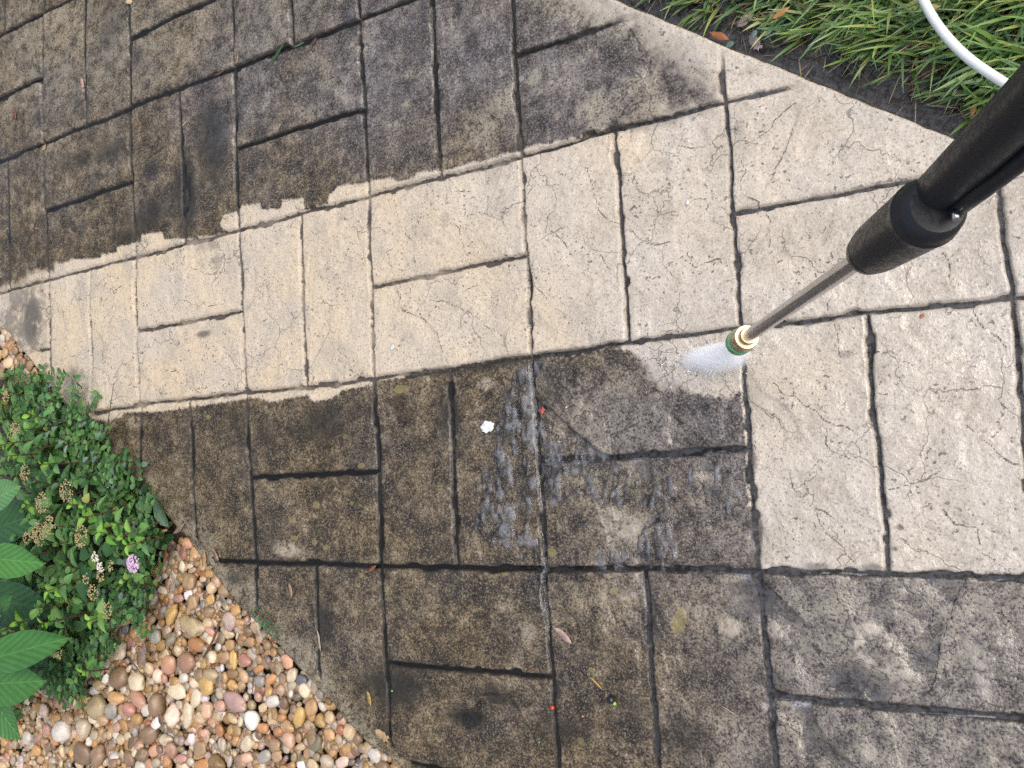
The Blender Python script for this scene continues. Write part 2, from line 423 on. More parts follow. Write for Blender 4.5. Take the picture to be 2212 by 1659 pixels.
CLEAN = pixs(
    q('D', (-700, 420), (0, 225), (60, 190), (100, 196), (170, 150), (176, 125), (235, 112), (300, 108), (340, 112), (346, 60), (430, 45)) +
    q('A', (440, 1650), (540, 1652), (630, 1645), (640, 1622), (740, 1608), (745, 1575), (830, 1560), (842, 1545), (900, 1545), (905, 1495), (1040, 1482), (1052, 1525), (1200, 1520),
      (1330, 1500), (1440, 1480), (1400, 1430), (1422, 1372), (1528, 1345), (1542, 1310), (1662, 1298), (1678, 1336), (1792, 1330), (1800, 1276), (1932, 1262), (1950, 1335), (2085, 1300), (2098, 1245)) +
    q('B', (0, 1180), (172, 1168), (200, 1150), (350, 1138), (378, 1156), (482, 1132), (490, 1104), (640, 1082), (662, 1092), (780, 1064), (832, 1040), (965, 1022), (1045, 986), (1150, 968),
      (1252, 930), (1400, 908), (1555, 872), (1700, 848), (1830, 828), (1960, 800), (2060, 765), (2180, 720), (2330, 690), (2400, 640), (2420, 580), (2330, 500), (2220, 420), (2120, 340), (2020, 260), (1940, 210), (1850, 160),
      (1760, 110), (1640, 60), (1520, 10), (1400, -60), (1300, -200), (1200, -700)) +
    q('C', (3600, -700), (3600, 2200)) +
    q('I', (2900, 412), (2212, 412), (1700, 412), (1340, 402), (1100, 402), (560, 402), (508, 402), (498, 300), (486, 0)) +
    q('F', (452, 1600), (436, 1300), (418, 1000), (402, 870), (385, 885), (350, 922), (240, 915), (100, 885), (0, 848)) +
    q('E', (2120, 850), (2050, 815), (1985, 780), (1962, 715), (1900, 650), (1850, 612), (1740, 590), (1500, 640), (1300, 655), (1230, 650), (1000, 675), (740, 728), (500, 765), (235, 812), (200, 838), (110, 850), (20, 868)) +
    q('D', (2160, 885), (2105, 922), (1995, 942), (1965, 898), (1850, 920), (1735, 942), (1600, 915), (1480, 938), (1340, 958), (1170, 980), (1050, 1002), (900, 1006), (785, 1012), (772, 1045), (700, 1062), (560, 1052), (300, 1100), (-700, 1000)))
CLEANB = blobs([('I', 1160, 860, 55, 90, 1), ('I', 1240, 770, 60, 40, .9), ('I', 1350, 830, 50, 60, .9), ('I', 1200, 960, 60, 40, .9), ('I', 1380, 1040, 110, 45, .9), ('I', 1960, 1080, 55, 130, .8), ('I', 1900, 930, 90, 70, .55),
                ('I', 1450, 450, 100, 28, 1), ('I', 1930, 455, 100, 22, 1), ('I', 1010, 445, 45, 25, 1), ('H', 1800, 110, 120, 85, .75), ('F', 190, 1420, 90, 60, .6), ('F', 330, 1530, 60, 80, .5), ('I', 610, 780, 60, 45, .6), ('I', 380, 560, 90, 110, .5),
                ('I', 90, 650, 60, 90, .4), ('H', 1860, 560, 60, 40, .5), ('I', 1230, 1560, 40, 40, .6), ('G', 1840, 260, 80, 40, .55), ('B', 1650, 30, 200, 50, .6), ('I', 330, 760, 70, 60, .6), ('E', 940, 830, 50, 30, .5), ('D', 860, 1070, 60, 30, .4)])
DIRTB = blobs([('D', 1350, 60, 90, 60, .5), ('A', 1330, 1560, 90, 60, .55), ('D', 150, 400, 170, 260, .75), ('D', 210, 420, 70, 200, 1), ('D', 160, 560, 90, 60, .7), ('D', 480, 780, 110, 70, .55), ('D', 1300, 510, 50, 25, .9), ('B', 670, 1420, 28, 70, .5), ('C', 390, 820, 50, 60, .5),
               ('C', 480, 460, 120, 80, .35), ('E', 1500, 620, 260, 35, .9), ('E', 620, 750, 200, 35, .8), ('E', 1750, 580, 60, 35, .8), ('C', 60, 520, 160, 80, .6), ('B', 2100, 470, 90, 120, .55), ('F', 440, 860, 25, 60, .8), ('F', 450, 1010, 20, 60, .8), ('F', 470, 1300, 40, 90, .8), ('I', 510, 120, 30, 90, .9),
               ('I', 900, 370, 90, 28, .8), ('I', 1240, 380, 80, 28, .8), ('I', 1420, 120, 30, 28, .9), ('I', 1385, 255, 26, 22, .9), ('F', 1070, 640, 60, 30, .5), ('C', 960, 640, 110, 60, .3), ('C', 880, 1240, 130, 40, .4), ('B', 2000, 1050, 120, 60, .4)])
GRIMEREFLB = blobs([('H', 330, 1130, 190, 130, 1), ('A', 1180, 1250, 70, 260, .95), ('A', 1350, 900, 90, 260, .9), ('A', 720, 960, 110, 60, .8), ('A', 480, 1030, 90, 60, .7), ('A', 980, 1080, 50, 60, .7), ('A', 950, 1370, 140, 110, .8), ('A', 840, 1500, 110, 60, .8),  # algae stains; the dark reflections in the puddles are painted in too
                ('D', 2060, 1080, 160, 120, .8), ('D', 1500, 1130, 60, 140, .6), ('D', 1700, 1150, 70, 100, .6), ('E', 700, 1050, 70, 130, .95), ('E', 120, 1000, 80, 60, .5), ('E', 900, 700, 330, 40, .9), ('H', 1000, 1190, 110, 80, .85), ('H', 800, 1340, 130, 60, .9), ('H', 1450, 1400, 220, 80, .6), ('H', 1850, 1290, 110, 90, .5),
                ('H', 2000, 700, 60, 120, .8), ('I', 60, 1450, 150, 150, .55), ('I', 1120, 1160, 110, 50, .8), ('I', 1020, 1540, 60, 90, .6), ('G', 1500, 450, 50, 40, .8), ('G', 2060, 720, 60, 140, .85), ('E', 1330, 900, 60, 90, .5), ('I', 560, 520, 50, 70, .8), ('I', 620, 1100, 60, 90, .6), ('A', 700, 130, 60, 200, .45), ('A', 860, 370, 50, 60, .7),
                ('B', 850, 260, 40, 80, .5), ('B', 1300, 1000, 30, 20, .2)])
PALEB = blobs([('A', 300, 300, 420, 420, .5), ('A', 950, 300, 420, 300, .5), ('A', 500, 1000, 300, 300, .2), ('A', 330, 130, 110, 90, 1), ('A', 1700, 150, 300, 200, .4), ('B', 1670, 700, 115, 105, 1.25), ('B', 1060, 670, 90, 75, 1.0), ('B', 920, 800, 120, 120, .9), ('B', 1970, 630, 90, 140, 1), ('B', 1250, 500, 45, 40, .9),
               ('B', 470, 470, 50, 30, .9), ('B', 440, 660, 18, 22, .9), ('A', 1990, 750, 60, 60, .7), ('A', 2080, 460, 60, 110, .6), ('B', 1870, 560, 120, 60, .8), ('H', 1850, 100, 200, 130, .7), ('I', 600, 700, 300, 300, .25), ('I', 1300, 800, 1000, 450, .6), ('I', 1300, 1450, 1000, 300, .55), ('I', 280, 650, 200, 250, .5), ('H', 1750, 560, 330, 220, .3), ('H', 1090, 610, 70, 70, .7), ('H', 1210, 790, 50, 60, .8),
               ('E', 1700, 1050, 420, 230, .28), ('E', 1700, 1450, 350, 160, .35), ('G', 1840, 260, 90, 50, .8), ('E', 80, 800, 100, 40, .3), ('H', 460, 640, 120, 90, .25), ('H', 300, 500, 200, 200, .15), ('D', 1050, 1550, 200, 160, .3)])
COOLB = blobs([('B', 500, 300, 800, 600, 1), ('B', 1400, 500, 700, 500, .8), ('I', 1300, 900, 1200, 700, .9), ('E', 1800, 1100, 500, 350, .8), ('A', 1500, 500, 500, 500, .5), ('H', 1900, 200, 350, 350, .6)])
SOFTB = blobs([('B', 2050, 420, 380, 420, 1), ('B', 1600, 60, 400, 160, 1), ('E', 2000, 820, 200, 120, .35), ('D', 100, 180, 250, 120, .3)])
WETB = blobs([('B', 400, 300, 700, 600, 1), ('B', 1300, 500, 600, 500, .8), ('A', 1800, 500, 500, 600, .9), ('E', 1600, 1100, 800, 600, .85), ('H', 1700, 500, 800, 700, .8), ('I', 1200, 900, 1300, 800, .95), ('F', 1300, 900, 1300, 800, .6), ('A', 700, 300, 500, 400, .45), ('E', 1000, 1400, 400, 400, .8)])
LICHB = blobs([('H', 1065, 405, 26, 26, 1), ('H', 1360, 280, 32, 30, 1), ('H', 1755, 530, 26, 24, 1), ('H', 2160, 740, 48, 60, 1), ('H', 1550, 1475, 22, 22, 1), ('H', 1280, 1140, 16, 14, 1), ('H', 840, 635, 14, 14, 1), ('H', 140, 430, 15, 15, 1), ('H', 1620, 1030, 25, 20, .9), ('H', 430, 820, 12, 12, .9),
               ('G', 2010, 215, 20, 20, 1), ('G', 1880, 190, 26, 16, .9), ('G', 2080, 250, 16, 16, .9), ('G', 1870, 80, 22, 18, .8), ('E', 40, 1160, 16, 16, 1), ('E', 140, 1350, 22, 20, 1), ('E', 80, 1590, 12, 18, 1), ('E', 390, 860, 60, 30, .8), ('D', 1330, 1040, 18, 18, .9), ('D', 2090, 1390, 20, 20, .9), ('D', 2020, 1600, 22, 22, 1), ('D', 2195, 1160, 14, 20, .9),
               ('I', 20, 700, 40, 60, .9), ('B', 810, 940, 14, 12, 1), ('G', 1660, 660, 40, 20, .5), ('E', 910, 1520 - 1210 + 1210, 12, 12, .6), ('H', 1840, 580, 30, 30, .6)])
# hollows that hold standing water: (crop, x, y, rx, ry, depth in mm)
HOLLOW = blobs([('H', 330, 1140, 150, 110, 3.6), ('A', 1185, 1250, 42, 230, 4.0), ('A', 1350, 920, 50, 150, 3.0), ('E', 720, 1080, 45, 100, 2.6), ('B', 640, 640, 45, 80, 2.6), ('B', 650, 830, 40, 60, 2.6), ('B', 130, 940, 45, 90, 2.4), ('H', 1960, 930, 60, 230, 2.6), ('H', 1960, 500, 40, 140, 2.0), 
                ('I', 1640, 450, 110, 60, 2.6), ('I', 1100, 1200, 130, 50, 2.4), ('I', 1720, 1310, 130, 40, 2.4), ('H', 1500, 900, 70, 50, 1.8), ('A', 1440, 700, 45, 90, 2.0), ('A', 2000, 680, 150, 60, 1.5), ('I', 490, 150, 40, 160, 2.2), ('I', 520, 520, 40, 50, 2.4), ('H', 1850, 1330, 120, 90, 2.0)])
# thin moving film with ripples: polygons
FILM = [pixs(q('E', (1060, 760), (1240, 640), (1420, 640), (1330, 760), (1260, 960), (1300, 1000), (1420, 1090), (1600, 1240), (1700, 1320), (1300, 1330), (1280, 1659), (840, 1659), (800, 1500), (860, 1350), (960, 1250), (1010, 1000), (980, 860))),
        pixs(q('H', (860, -60), (1300, -60), (1330, 300), (1420, 660), (1330, 760), (1200, 600), (1160, 350), (960, 250), (840, 140))),
        pixs(q('H', (1900, 40), (2204, -40), (2204, 330), (1900, 420), (1500, 420), (1340, 300), (1500, 210), (1800, 250))),
        pixs(q('E', (1260, 880), (1420, 1080), (1620, 1230), (1900, 1330), (2199, 1380), (2199, 1659), (1280, 1659))),
        pixs(q('F', (0, 1300), (200, 1280), (420, 1330), (450, 1659), (200, 1659), (0, 1560))),
        pixs(q('F', (880, 400), (1180, 370), (1240, 440), (1200, 480), (1000, 520), (760, 470)))]
CRACKS = [('E', (605, 285), (720, 330), (830, 370), (960, 460), (1060, 530)), ('E', (1250, 200), (1340, 290), (1420, 370), (1500, 410)), ('E', (520, 400), (590, 460), (630, 540), (660, 620), (700, 700)), ('E', (1680, 0), (1740, 110)), ('E', (1980, 620), (2060, 720), (2110, 840), (2120, 960)),
          ('E', (2070, 1000), (2130, 1040), (2199, 1085)), ('E', (350, 370), (345, 540)), ('E', (730, 270), (860, 200)), ('E', (370, 230), (385, 310), (400, 360), (470, 340)),
          ('F', (650, 915), (740, 905), (790, 960), (890, 1000), (930, 1060), (990, 1085), (1100, 1110), (1180, 1190)), ('F', (950, 1120), (950, 1220), (1000, 1260), (1110, 1310)), ('F', (720, 1380), (720, 1500), (800, 1590), (950, 1650)), ('F', (1000, 240), (960, 340), (1020, 500), (1040, 630), (1160, 640)),
          ('F', (1230, 630), (1370, 620), (1500, 710)), ('F', (1680, 0), (1740, 60), (1740, 260)), ('F', (1870, 340), (1950, 480), (2090, 590)), ('F', (1830, 1080), (2010, 1250), (2130, 1340), (2210, 1350)), ('F', (1340, 1500), (1580, 1460), (1680, 1390)), ('F', (600, 820), (670, 890)), ('F', (0, 1090), (100, 1080), (130, 1110)), ('F', (440, 1190), (520, 1250)), ('F', (60, 0), (110, 75), (240, 40), (370, 20)),
          ('C', (390, 1000), (440, 1100), (400, 1180), (420, 1240), (520, 1300), (520, 1360)), ('C', (580, 1370), (590, 1500), (575, 1590)), ('C', (740, 820), (700, 960), (620, 1090)), ('C', (770, 640), (620, 750), (580, 830), (420, 940)), ('C', (0, 935), (120, 955), (200, 920)), ('C', (110, 1290), (220, 1265), (330, 1265)),
          ('B', (1590, 1070), (1640, 1220), (1640, 1320), (1690, 1380), (1790, 1430)), ('B', (1860, 190), (1910, 270), (1980, 350), (1990, 470)), ('B', (310, 1270), (360, 1340), (420, 1490), (490, 1570)), ('B', (690, 1390), (770, 1470), (800, 1590), (830, 1650)), ('B', (920, 700), (1040, 770), (1130, 830)), ('B', (1400, 710), (1480, 780)),
          ('B', (1860, 1460), (1950, 1550), (2040, 1560), (2140, 1540)), ('B', (1200, 1400), (1260, 1450), (1330, 1430)), ('B', (690, 1120), (760, 1210), (840, 1225)), ('B', (950, 1310), (1040, 1355), (1110, 1340)), ('B', (1940, 590), (1790, 750)), ('B', (1350, 1460), (1480, 1590)),
          ('D', (1060, 55), (1120, 110), (1170, 180), (1240, 230), (1260, 290), (1330, 335), (1420, 320)), ('D', (660, 185), (740, 225), (790, 195), (850, 205)), ('D', (745, 230), (740, 310), (680, 420)), ('D', (1050, 745), (1130, 740), (1190, 780), (1210, 830), (1290, 905)), ('D', (1365, 540), (1430, 590), (1530, 650)),
          ('D', (1610, 90), (1680, 190), (1760, 260), (1860, 360), (1880, 430)), ('D', (1580, 715), (1650, 730)), ('D', (740, 755), (820, 790), (860, 840)), ('D', (420, 200), (400, 400), (420, 500)), ('D', (1020, 290), (1090, 360)), ('D', (940, 500), (1000, 560)), ('D', (410, 660), (520, 640)),
          ('A', (290, 1040), (360, 1090), (420, 1110)), ('A', (580, 1080), (650, 1030), (690, 1100), (700, 1130)), ('A', (1640, 1480), (1720, 1540), (1830, 1580)), ('A', (190, 1255), (300, 1250)), ('A', (1780, 460), (1850, 500)),
          ('I', (1790, 560), (1720, 720), (1670, 880), (1640, 1050), (1590, 1160)), ('I', (540, 480), (640, 570), (730, 660)), ('I', (880, 10), (930, 150), (1010, 220), (1130, 340)), ('I', (1700, 0), (1770, 110), (1910, 135), (1940, 300), (2090, 390)), ('I', (870, 1060), (960, 1080)), ('I', (1900, 590), (2080, 690), (2170, 780)),
          ('I', (80, 600), (130, 680), (200, 740)), ('I', (370, 890), (380, 980), (440, 1030)), ('I', (1020, 1290), (1080, 1360)), ('I', (890, 5), (960, 40), (1060, 120), (1080, 170)), ('H', (1570, 1240), (1480, 1370)), ('H', (740, 400), (850, 490)), ('G', (1540, 640), (1600, 540))]
LEDGES = [('E', 2.4, 1, (1240, 870), (1290, 950), (1360, 990), (1440, 1080), (1600, 1210), (1700, 1290)), ('E', 1.5, -1, (960, 850), (880, 930), (810, 1010), (790, 1060)), ('H', 2.2, 1, (690, 1340), (850, 1280), (930, 1180), (1080, 1190), (1130, 1260)),
          ('I', 2.2, -1, (600, 1290), (790, 1390), (790, 1480)), ('I', 2.6, 1, (880, 1340), (930, 1480), (1040, 1580), (1150, 1660)), ('I', 2.2, -1, (980, 1140), (1100, 1110), (1210, 1180), (1260, 1240)), ('I', 1.8, 1, (540, 480), (640, 570), (730, 660)), ('H', 1.5, -1, (1600, 1420), (1720, 1480), (1830, 1570)),
          ('I', 1.2, 1, (1790, 560), (1720, 720), (1670, 880), (1640, 1050), (1590, 1160)), ('E', 1.0, 1, (370, 230), (385, 310), (400, 360), (530, 410), (620, 510), (640, 600)), ('C', 0.9, 1, (740, 820), (700, 960), (620, 1090)), ('E', 1.2, -1, (2080, 505), (2160, 495), (2190, 530))]
CR_W = []
for c_ in CRACKS:
    pw = pixs(q(c_[0], *c_[1:])); CR_W.append((pw, pw.min(0) - 0.02, pw.max(0) + 0.02))
LE_W = []
for c_ in LEDGES:
    pw = pixs(q(c_[0], *c_[3:])); CR_W.append((pw, pw.min(0) - 0.02, pw.max(0) + 0.02)); LE_W.append((pw, c_[1] * 0.0017, c_[2], pw.min(0) - 0.07, pw.max(0) + 0.07))

def warp(x, y):
    return x + 0.0035 * fbm(x, y, 9, 3, 31) + 0.0012 * fbm(x, y, 60, 2, 33), y + 0.0035 * fbm(x, y, 9, 3, 41) + 0.0012 * fbm(x, y, 60, 2, 43)

def near(x, y, lo, hi):
    return x.max() > lo[0] and x.min() < hi[0] and y.max() > lo[1] and y.min() < hi[1]

def ground_h(x, y):
    """relief of the slab without joints"""
    tt = fbm(x + 0.02 * fbm(x, y, 8, 2, 57), y + 0.02 * fbm(x, y, 8, 2, 59), 5.5, 3, 55) * 5.0
    tf = np.floor(tt)
    terr = (tf + sstep(0.38, 0.58, tt - tf + 0.12 * fbm(x, y, 70, 2, 53))) * 0.0011 + 0.0008
    h = terr + 0.0014 * fbm(x, y, 6, 3, 51) + 0.0021 * fbm(x, y, 26, 3, 61) + 0.0006 * fbm(x, y, 120, 3, 71)
    for pw, a, sgn, lo, hi in LE_W:
        if near(x, y, lo, hi):
            d, s = seg_dist(x + 0.003 * fbm(x, y, 90, 2, 81), y + 0.003 * fbm(x, y, 90, 2, 83), pw)
            h = h - a * sstep(-0.0016, 0.0016, d * s * -sgn) * np.exp(-(d / 0.028) ** 2)
    for p0, rx, ry, dp in HOLLOW:
        dd = ((x - p0[0]) / rx) ** 2 + ((y - p0[1]) / ry) ** 2
        h = h - dp * 0.001 * np.exp(-dd * 0.9) * (1 + 0.5 * fbm(x, y, 60, 2, 91))
    return h

slab_bm = bmesh.new()
path = empty('paved_path')
path['kind'] = 'structure'
wV, wF, wR, wFoGl, wDp, wn = [], [], [], [], [], 0
VIEWC = [(-30, -30), (PW + 30, -30), (PW + 30, PH + 30), (-30, PH + 30)]
VIEW = pixs(VIEWC)
DRY = pixs([(-100, 560), (520, 470), (800, 400), (1120, 320), (1120, 770), (820, 830), (540, 870), (180, 905), (-100, 950)])

def tile(c00, c10, c11, c01, tid):
    """corners (world xy): u runs 00->10, v runs 00->01"""
    global wn
    P4 = np.array([c00, c10, c11, c01])
    cen = P4.mean(0)
    if poly_sd(P4[:, 0], P4[:, 1], PATH).max() < 0 and poly_sd(np.array([cen[0]]), np.array([cen[1]]), PATH)[0] < 0.0: return
    vis = poly_sd(P4[:, 0], P4[:, 1], VIEW).max() > -0.03 or inside(np.array([cen[0]]), np.array([cen[1]]), VIEW)[0]
    depth_ = (RC @ (np.array([cen[0], cen[1], 0]) - CAM))[2]
    cell = 0.0021 * max(1.0, min(depth_ / 1.2, 1.45)) if vis else 0.010
    if not vis and poly_sd(np.array([cen[0]]), np.array([cen[1]]), VIEW)[0] < -1.1: return
    Lu = max(np.linalg.norm(c10 - c00), np.linalg.norm(c11 - c01)); Lv = max(np.linalg.norm(c01 - c00), np.linalg.norm(c11 - c10))
    nu = max(6, int(Lu / cell)); nv = max(6, int(Lv / cell))
    u, v = np.meshgrid(np.linspace(0, 1, nu + 1), np.linspace(0, 1, nv + 1), indexing='ij')
    bx = c00[0] * (1 - u) * (1 - v) + c10[0] * u * (1 - v) + c11[0] * u * v + c01[0] * (1 - u) * v
    by = c00[1] * (1 - u) * (1 - v) + c10[1] * u * (1 - v) + c11[1] * u * v + c01[1] * (1 - u) * v
    x, y = warp(bx, by)
    # distance to the four sides (joint centre lines)
    d = np.full(x.shape, 1e9)
    for k in range(4):
        a = P4[k]; e = P4[(k + 1) % 4] - a; e = e / np.linalg.norm(e); nrm = np.array([-e[1], e[0]])
        if (cen - a) @ nrm < 0: nrm = -nrm
        dk = (bx - a[0]) * nrm[0] + (by - a[1]) * nrm[1]
        d = np.minimum(d, np.maximum(dk, 0))
    pe = poly_sd(x, y, PATH)
    fade = sstep(0.006, 0.034, pe + 0.008 * fbm(x, y, 20, 2, 5))
    hw = 0.0017 - 0.0006 * sstep(0.2, 0.6, x) + 0.0012 * np.clip(fbm(x, y, 22, 3, 101 + tid), -0.6, 1) + 0.0010 * fbm(x, y, 110, 2, 121 + tid)
    chip = 0.0045 * sstep(0.28, 0.6, fbm(x, y, 34, 2, 141 + tid))
    hw = np.maximum(hw, 0.0009) + chip * sstep(0.02, 0.0, d)
    g = ground_h(x, y)
    S = sstep(0.0, 0.0030, d - hw)
    S = np.maximum(S, 1 - fade)
    rt = random.Random(tid)
    off = (rt.uniform(-0.0010, 0.0012) + (u - .5) * rt.uniform(-.0016, .0016) + (v - .5) * rt.uniform(-.0016, .0016)) * S * fade
    h = np.minimum(g + off, 0.006) * S + (1 - S) * (-0.0066 + 0.0012 * fbm(x, y, 60, 2, 9))
    edge = 1 - sstep(-0.002, 0.007, pe + 0.0016 * fbm(x, y, 45, 3, 13))
    h = h - 0.045 * edge ** 1.6
    keep = pe > -0.003
    F = np.arange((nu + 1) * (nv + 1)).reshape(nu + 1, nv + 1)
    quads = np.stack([F[:-1, :-1], F[1:, :-1], F[1:, 1:], F[:-1, 1:]], -1).reshape(-1, 4)
    # winding up
    ar = (bx[1, 0] - bx[0, 0]) * (by[0, 1] - by[0, 0]) - (by[1, 0] - by[0, 0]) * (bx[0, 1] - bx[0, 0])
    if ar < 0: quads = quads[:, ::-1]
    kq = keep.ravel()[quads].any(1)
    quads = quads[kq]
    if len(quads) < 4: return
    used = np.unique(quads); remap = -np.ones((nu + 1) * (nv + 1), int); remap[used] = np.arange(len(used))
    X = x.ravel()[used]; Y = y.ravel()[used]; Hh = h.ravel()[used]; Dd = d.ravel()[used]; HW = hw.ravel()[used]; FA = fade.ravel()[used]; PE = pe.ravel()[used]
    me = mesh_np('tile', np.c_[X, Y, Hh], remap[quads])
    csd = poly_sd(X, Y, CLEAN)
    csd = np.clip(csd, -0.06, 0.06)
    nzb = fbm(X, Y, 45, 3, 201)
    cb = blob_field(X, Y, CLEANB, 0.6)
    fattr(me, 'part', np.clip(cb * 0.85 + 0.25 * nzb * (cb > .05), 0, 1)); fattr(me, 'soft', blob_field(X, Y, SOFTB, 0.6))
    db = blob_field(X, Y, DIRTB, 0.6)
    wet = np.clip(0.30 + 0.72 * blob_field(X, Y, WETB, 0.7) + 0.45 * fbm(X, Y, 7, 3, 211), 0, 1)
    dry = sstep(-0.03, 0.02, poly_sd(X, Y, DRY))
    wet = wet * (1 - 0.75 * dry)
    pale = blob_field(X, Y, PALEB, 0.6)
    pale = np.maximum(pale, 0.8 * sstep(0.06, 0.02, PE + 0.03 * fbm(X, Y, 12, 3, 221)))
    ckd = np.full(X.shape, 0.05)
    for pw, lo, hi in CR_W:
        if near(X, Y, lo, hi):
            dd, _ = seg_dist(X + 0.004 * fbm(X, Y, 55, 3, 231), Y + 0.004 * fbm(X, Y, 55, 3, 241), pw); ckd = np.minimum(ckd, dd)
    fattr(me, 'clean_sd', csd); fattr(me, 'joint_d', Dd - HW + (1 - FA) * 0.02); fattr(me, 'crack_d', ckd); fattr(me, 'pale', pale); fattr(me, 'wet', wet)
    fattr(me, 'lichen', blob_field(X, Y, LICHB, 0.5))
    gr = blob_field(X, Y, GRIMEREFLB, 0.7)
    fattr(me, 'grime_refl', np.where(csd > 0, db, gr))
    fattr(me, 'cool', np.clip(np.maximum(blob_field(X, Y, COOLB, 0.7), sstep(0.35, 0.7, X)) + 0.35 * fbm(X, Y, 9, 3, 261), 0, 1))
    fattr(me, 'warm', 0.30 - 0.34 * sstep(-0.2, 0.9, X))
    add('tile', me, M['stone'], path)
    # standing and running water over this tile
    if vis:
        lev = -0.0030 - 0.02 * dry + 0.0002 * fbm(X, Y, 30, 2, 301)
        lev = np.where(PE < 0.02, -0.02, lev)
        fl = np.zeros(X.shape); 
        for pg in FILM:
            fl = np.maximum(fl, sstep(-0.012, 0.02, poly_sd(X, Y, pg) + 0.02 * fbm(X, Y, 25, 3, 311)))
        # ripples: short crests drawn out along the flow
        wx = X + 0.006 * fbm(X, Y, 22, 2, 361)
        rp = fbm(wx * 1.0, Y * 0.36, 170, 2, 321) + 0.5 * fbm(X, Y, 50, 2, 331)
        film = Hh + (0.0006 + rp * 0.0016) * fl - 0.003 * (1 - fl)
        lev2 = np.maximum(lev, np.where(fl > 0.02, film, -1))
        over = lev2 - Hh
        kw = (over[remap[quads]] > -0.0001).any(1)
        qs = remap[quads][kw]
        if len(qs):
            us = np.unique(qs); rm = -np.ones(len(X), int); rm[us] = np.arange(len(us))
            wV.append(np.c_[X[us], Y[us], lev2[us]]); wF.append(rm[qs] + wn); wn += len(us)
            wR.append(np.maximum(fl, 0.15)[us]); wDp.append(np.where(fl[us] > 0.5, np.minimum(over[us], 0.0008), over[us]))
            # pale menisci with sky highlights painted in, on the lit side of the joints
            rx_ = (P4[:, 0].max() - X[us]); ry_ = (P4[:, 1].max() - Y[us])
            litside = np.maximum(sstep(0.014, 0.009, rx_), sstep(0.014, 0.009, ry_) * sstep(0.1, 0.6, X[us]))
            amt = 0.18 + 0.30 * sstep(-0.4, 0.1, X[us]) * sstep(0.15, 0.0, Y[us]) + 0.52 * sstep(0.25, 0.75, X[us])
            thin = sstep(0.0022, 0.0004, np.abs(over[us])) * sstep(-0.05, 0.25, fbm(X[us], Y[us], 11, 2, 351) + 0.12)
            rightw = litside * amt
            wFoGl.append(np.maximum(0.17 * sstep(0.15, 0.7, X[us]) * sstep(0, .0012, over[us]) * (fl[us] < .1), np.maximum(thin * rightw, 0.46 * sstep(-0.05, 0.55, rp[us] + 0.3 * fbm(X[us], Y[us], 18, 2, 371)) * fl[us])))  # pale crests: sky glints painted in as foam; murky water in right joints

tid = 0
for i in range(-7, 12):
    for j in range(-6, 10):
        a, b_, c_, d_ = GV[i, j], GV[i + 1, j], GV[i + 1, j + 1], GV[i, j + 1]
        tid += 2
        if (i + j) % 2:      # split by an upright joint
            m0, m1 = (a + b_) / 2, (d_ + c_) / 2
            tile(a, m0, m1, d_, tid); tile(m0, b_, c_, m1, tid + 1)
        else:
            m0, m1 = (a + d_) / 2, (b_ + c_) / 2
            tile(a, b_, m1, m0, tid); tile(m0, m1, c_, d_, tid + 1)
wme = mesh_np('water', np.vstack(wV), np.vstack(wF))
fattr(wme, 'ripple', np.concatenate(wR)); fattr(wme, 'foam_glint', np.concatenate(wFoGl)); fattr(wme, 'deep', np.concatenate(wDp))
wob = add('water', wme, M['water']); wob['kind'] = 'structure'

# slab under the tiles: side faces of the path down into the ground
bm = bmesh.new()
ins = []
for k in range(len(PATH)):
    ins.append(PATH[k])
top = [bm.verts.new((p_[0] * 1.0, p_[1] * 1.0, -0.016)) for p_ in ins]
bot = [bm.verts.new((p_[0], p_[1], -0.10)) for p_ in ins]
bm.faces.new(top)
for k in range(len(ins)):
    k2 = (k + 1) % len(ins)
    bm.faces.new((top[k], top[k2], bot[k2], bot[k]))
bmesh.ops.recalc_face_normals(bm, faces=bm.faces)
bmesh.ops.triangulate(bm, faces=bm.faces)
slab = obj_bm('slab', bm, M['soil'], path, smooth=False)

# ------------------------------------------------------------------ ground: one sheet out to the horizon, a finer bed near by
def sheet(name, x0, x1, y0, y1, cell, zf, material):
    nx = int((x1 - x0) / cell); ny = int((y1 - y0) / cell)
    x, y = np.meshgrid(np.linspace(x0, x1, nx + 1), np.linspace(y0, y1, ny + 1), indexing='ij')
    F = np.arange((nx + 1) * (ny + 1)).reshape(nx + 1, ny + 1)
    quads = np.stack([F[:-1, :-1], F[1:, :-1], F[1:, 1:], F[:-1, 1:]], -1).reshape(-1, 4)
    return mesh_np(name, np.c_[x.ravel(), y.ravel(), zf(x, y).ravel()], quads)
def zlawn(x, y):
    pe = -poly_sd(x, y, PATH)
    z = -0.034 + 0.016 * sstep(0.015, 0.10, pe) + 0.010 * fbm(x, y, 12, 4, 401) * sstep(0.0, 0.03, pe) + 0.03 * sstep(0.1, 0.9, pe)
    return np.where(pe < -0.01, -0.09, z)
def zbed(x, y):
    pe = -poly_sd(x, y, PATH)
    z = -0.040 + 0.006 * fbm(x, y, 15, 3, 411)
    return np.where(pe < -0.01, -0.09, z)
NRM = np.array([0.602, 0.798]); MIDP = (EDGE_TOP[0] + EDGE_BOT[-1]) / 2
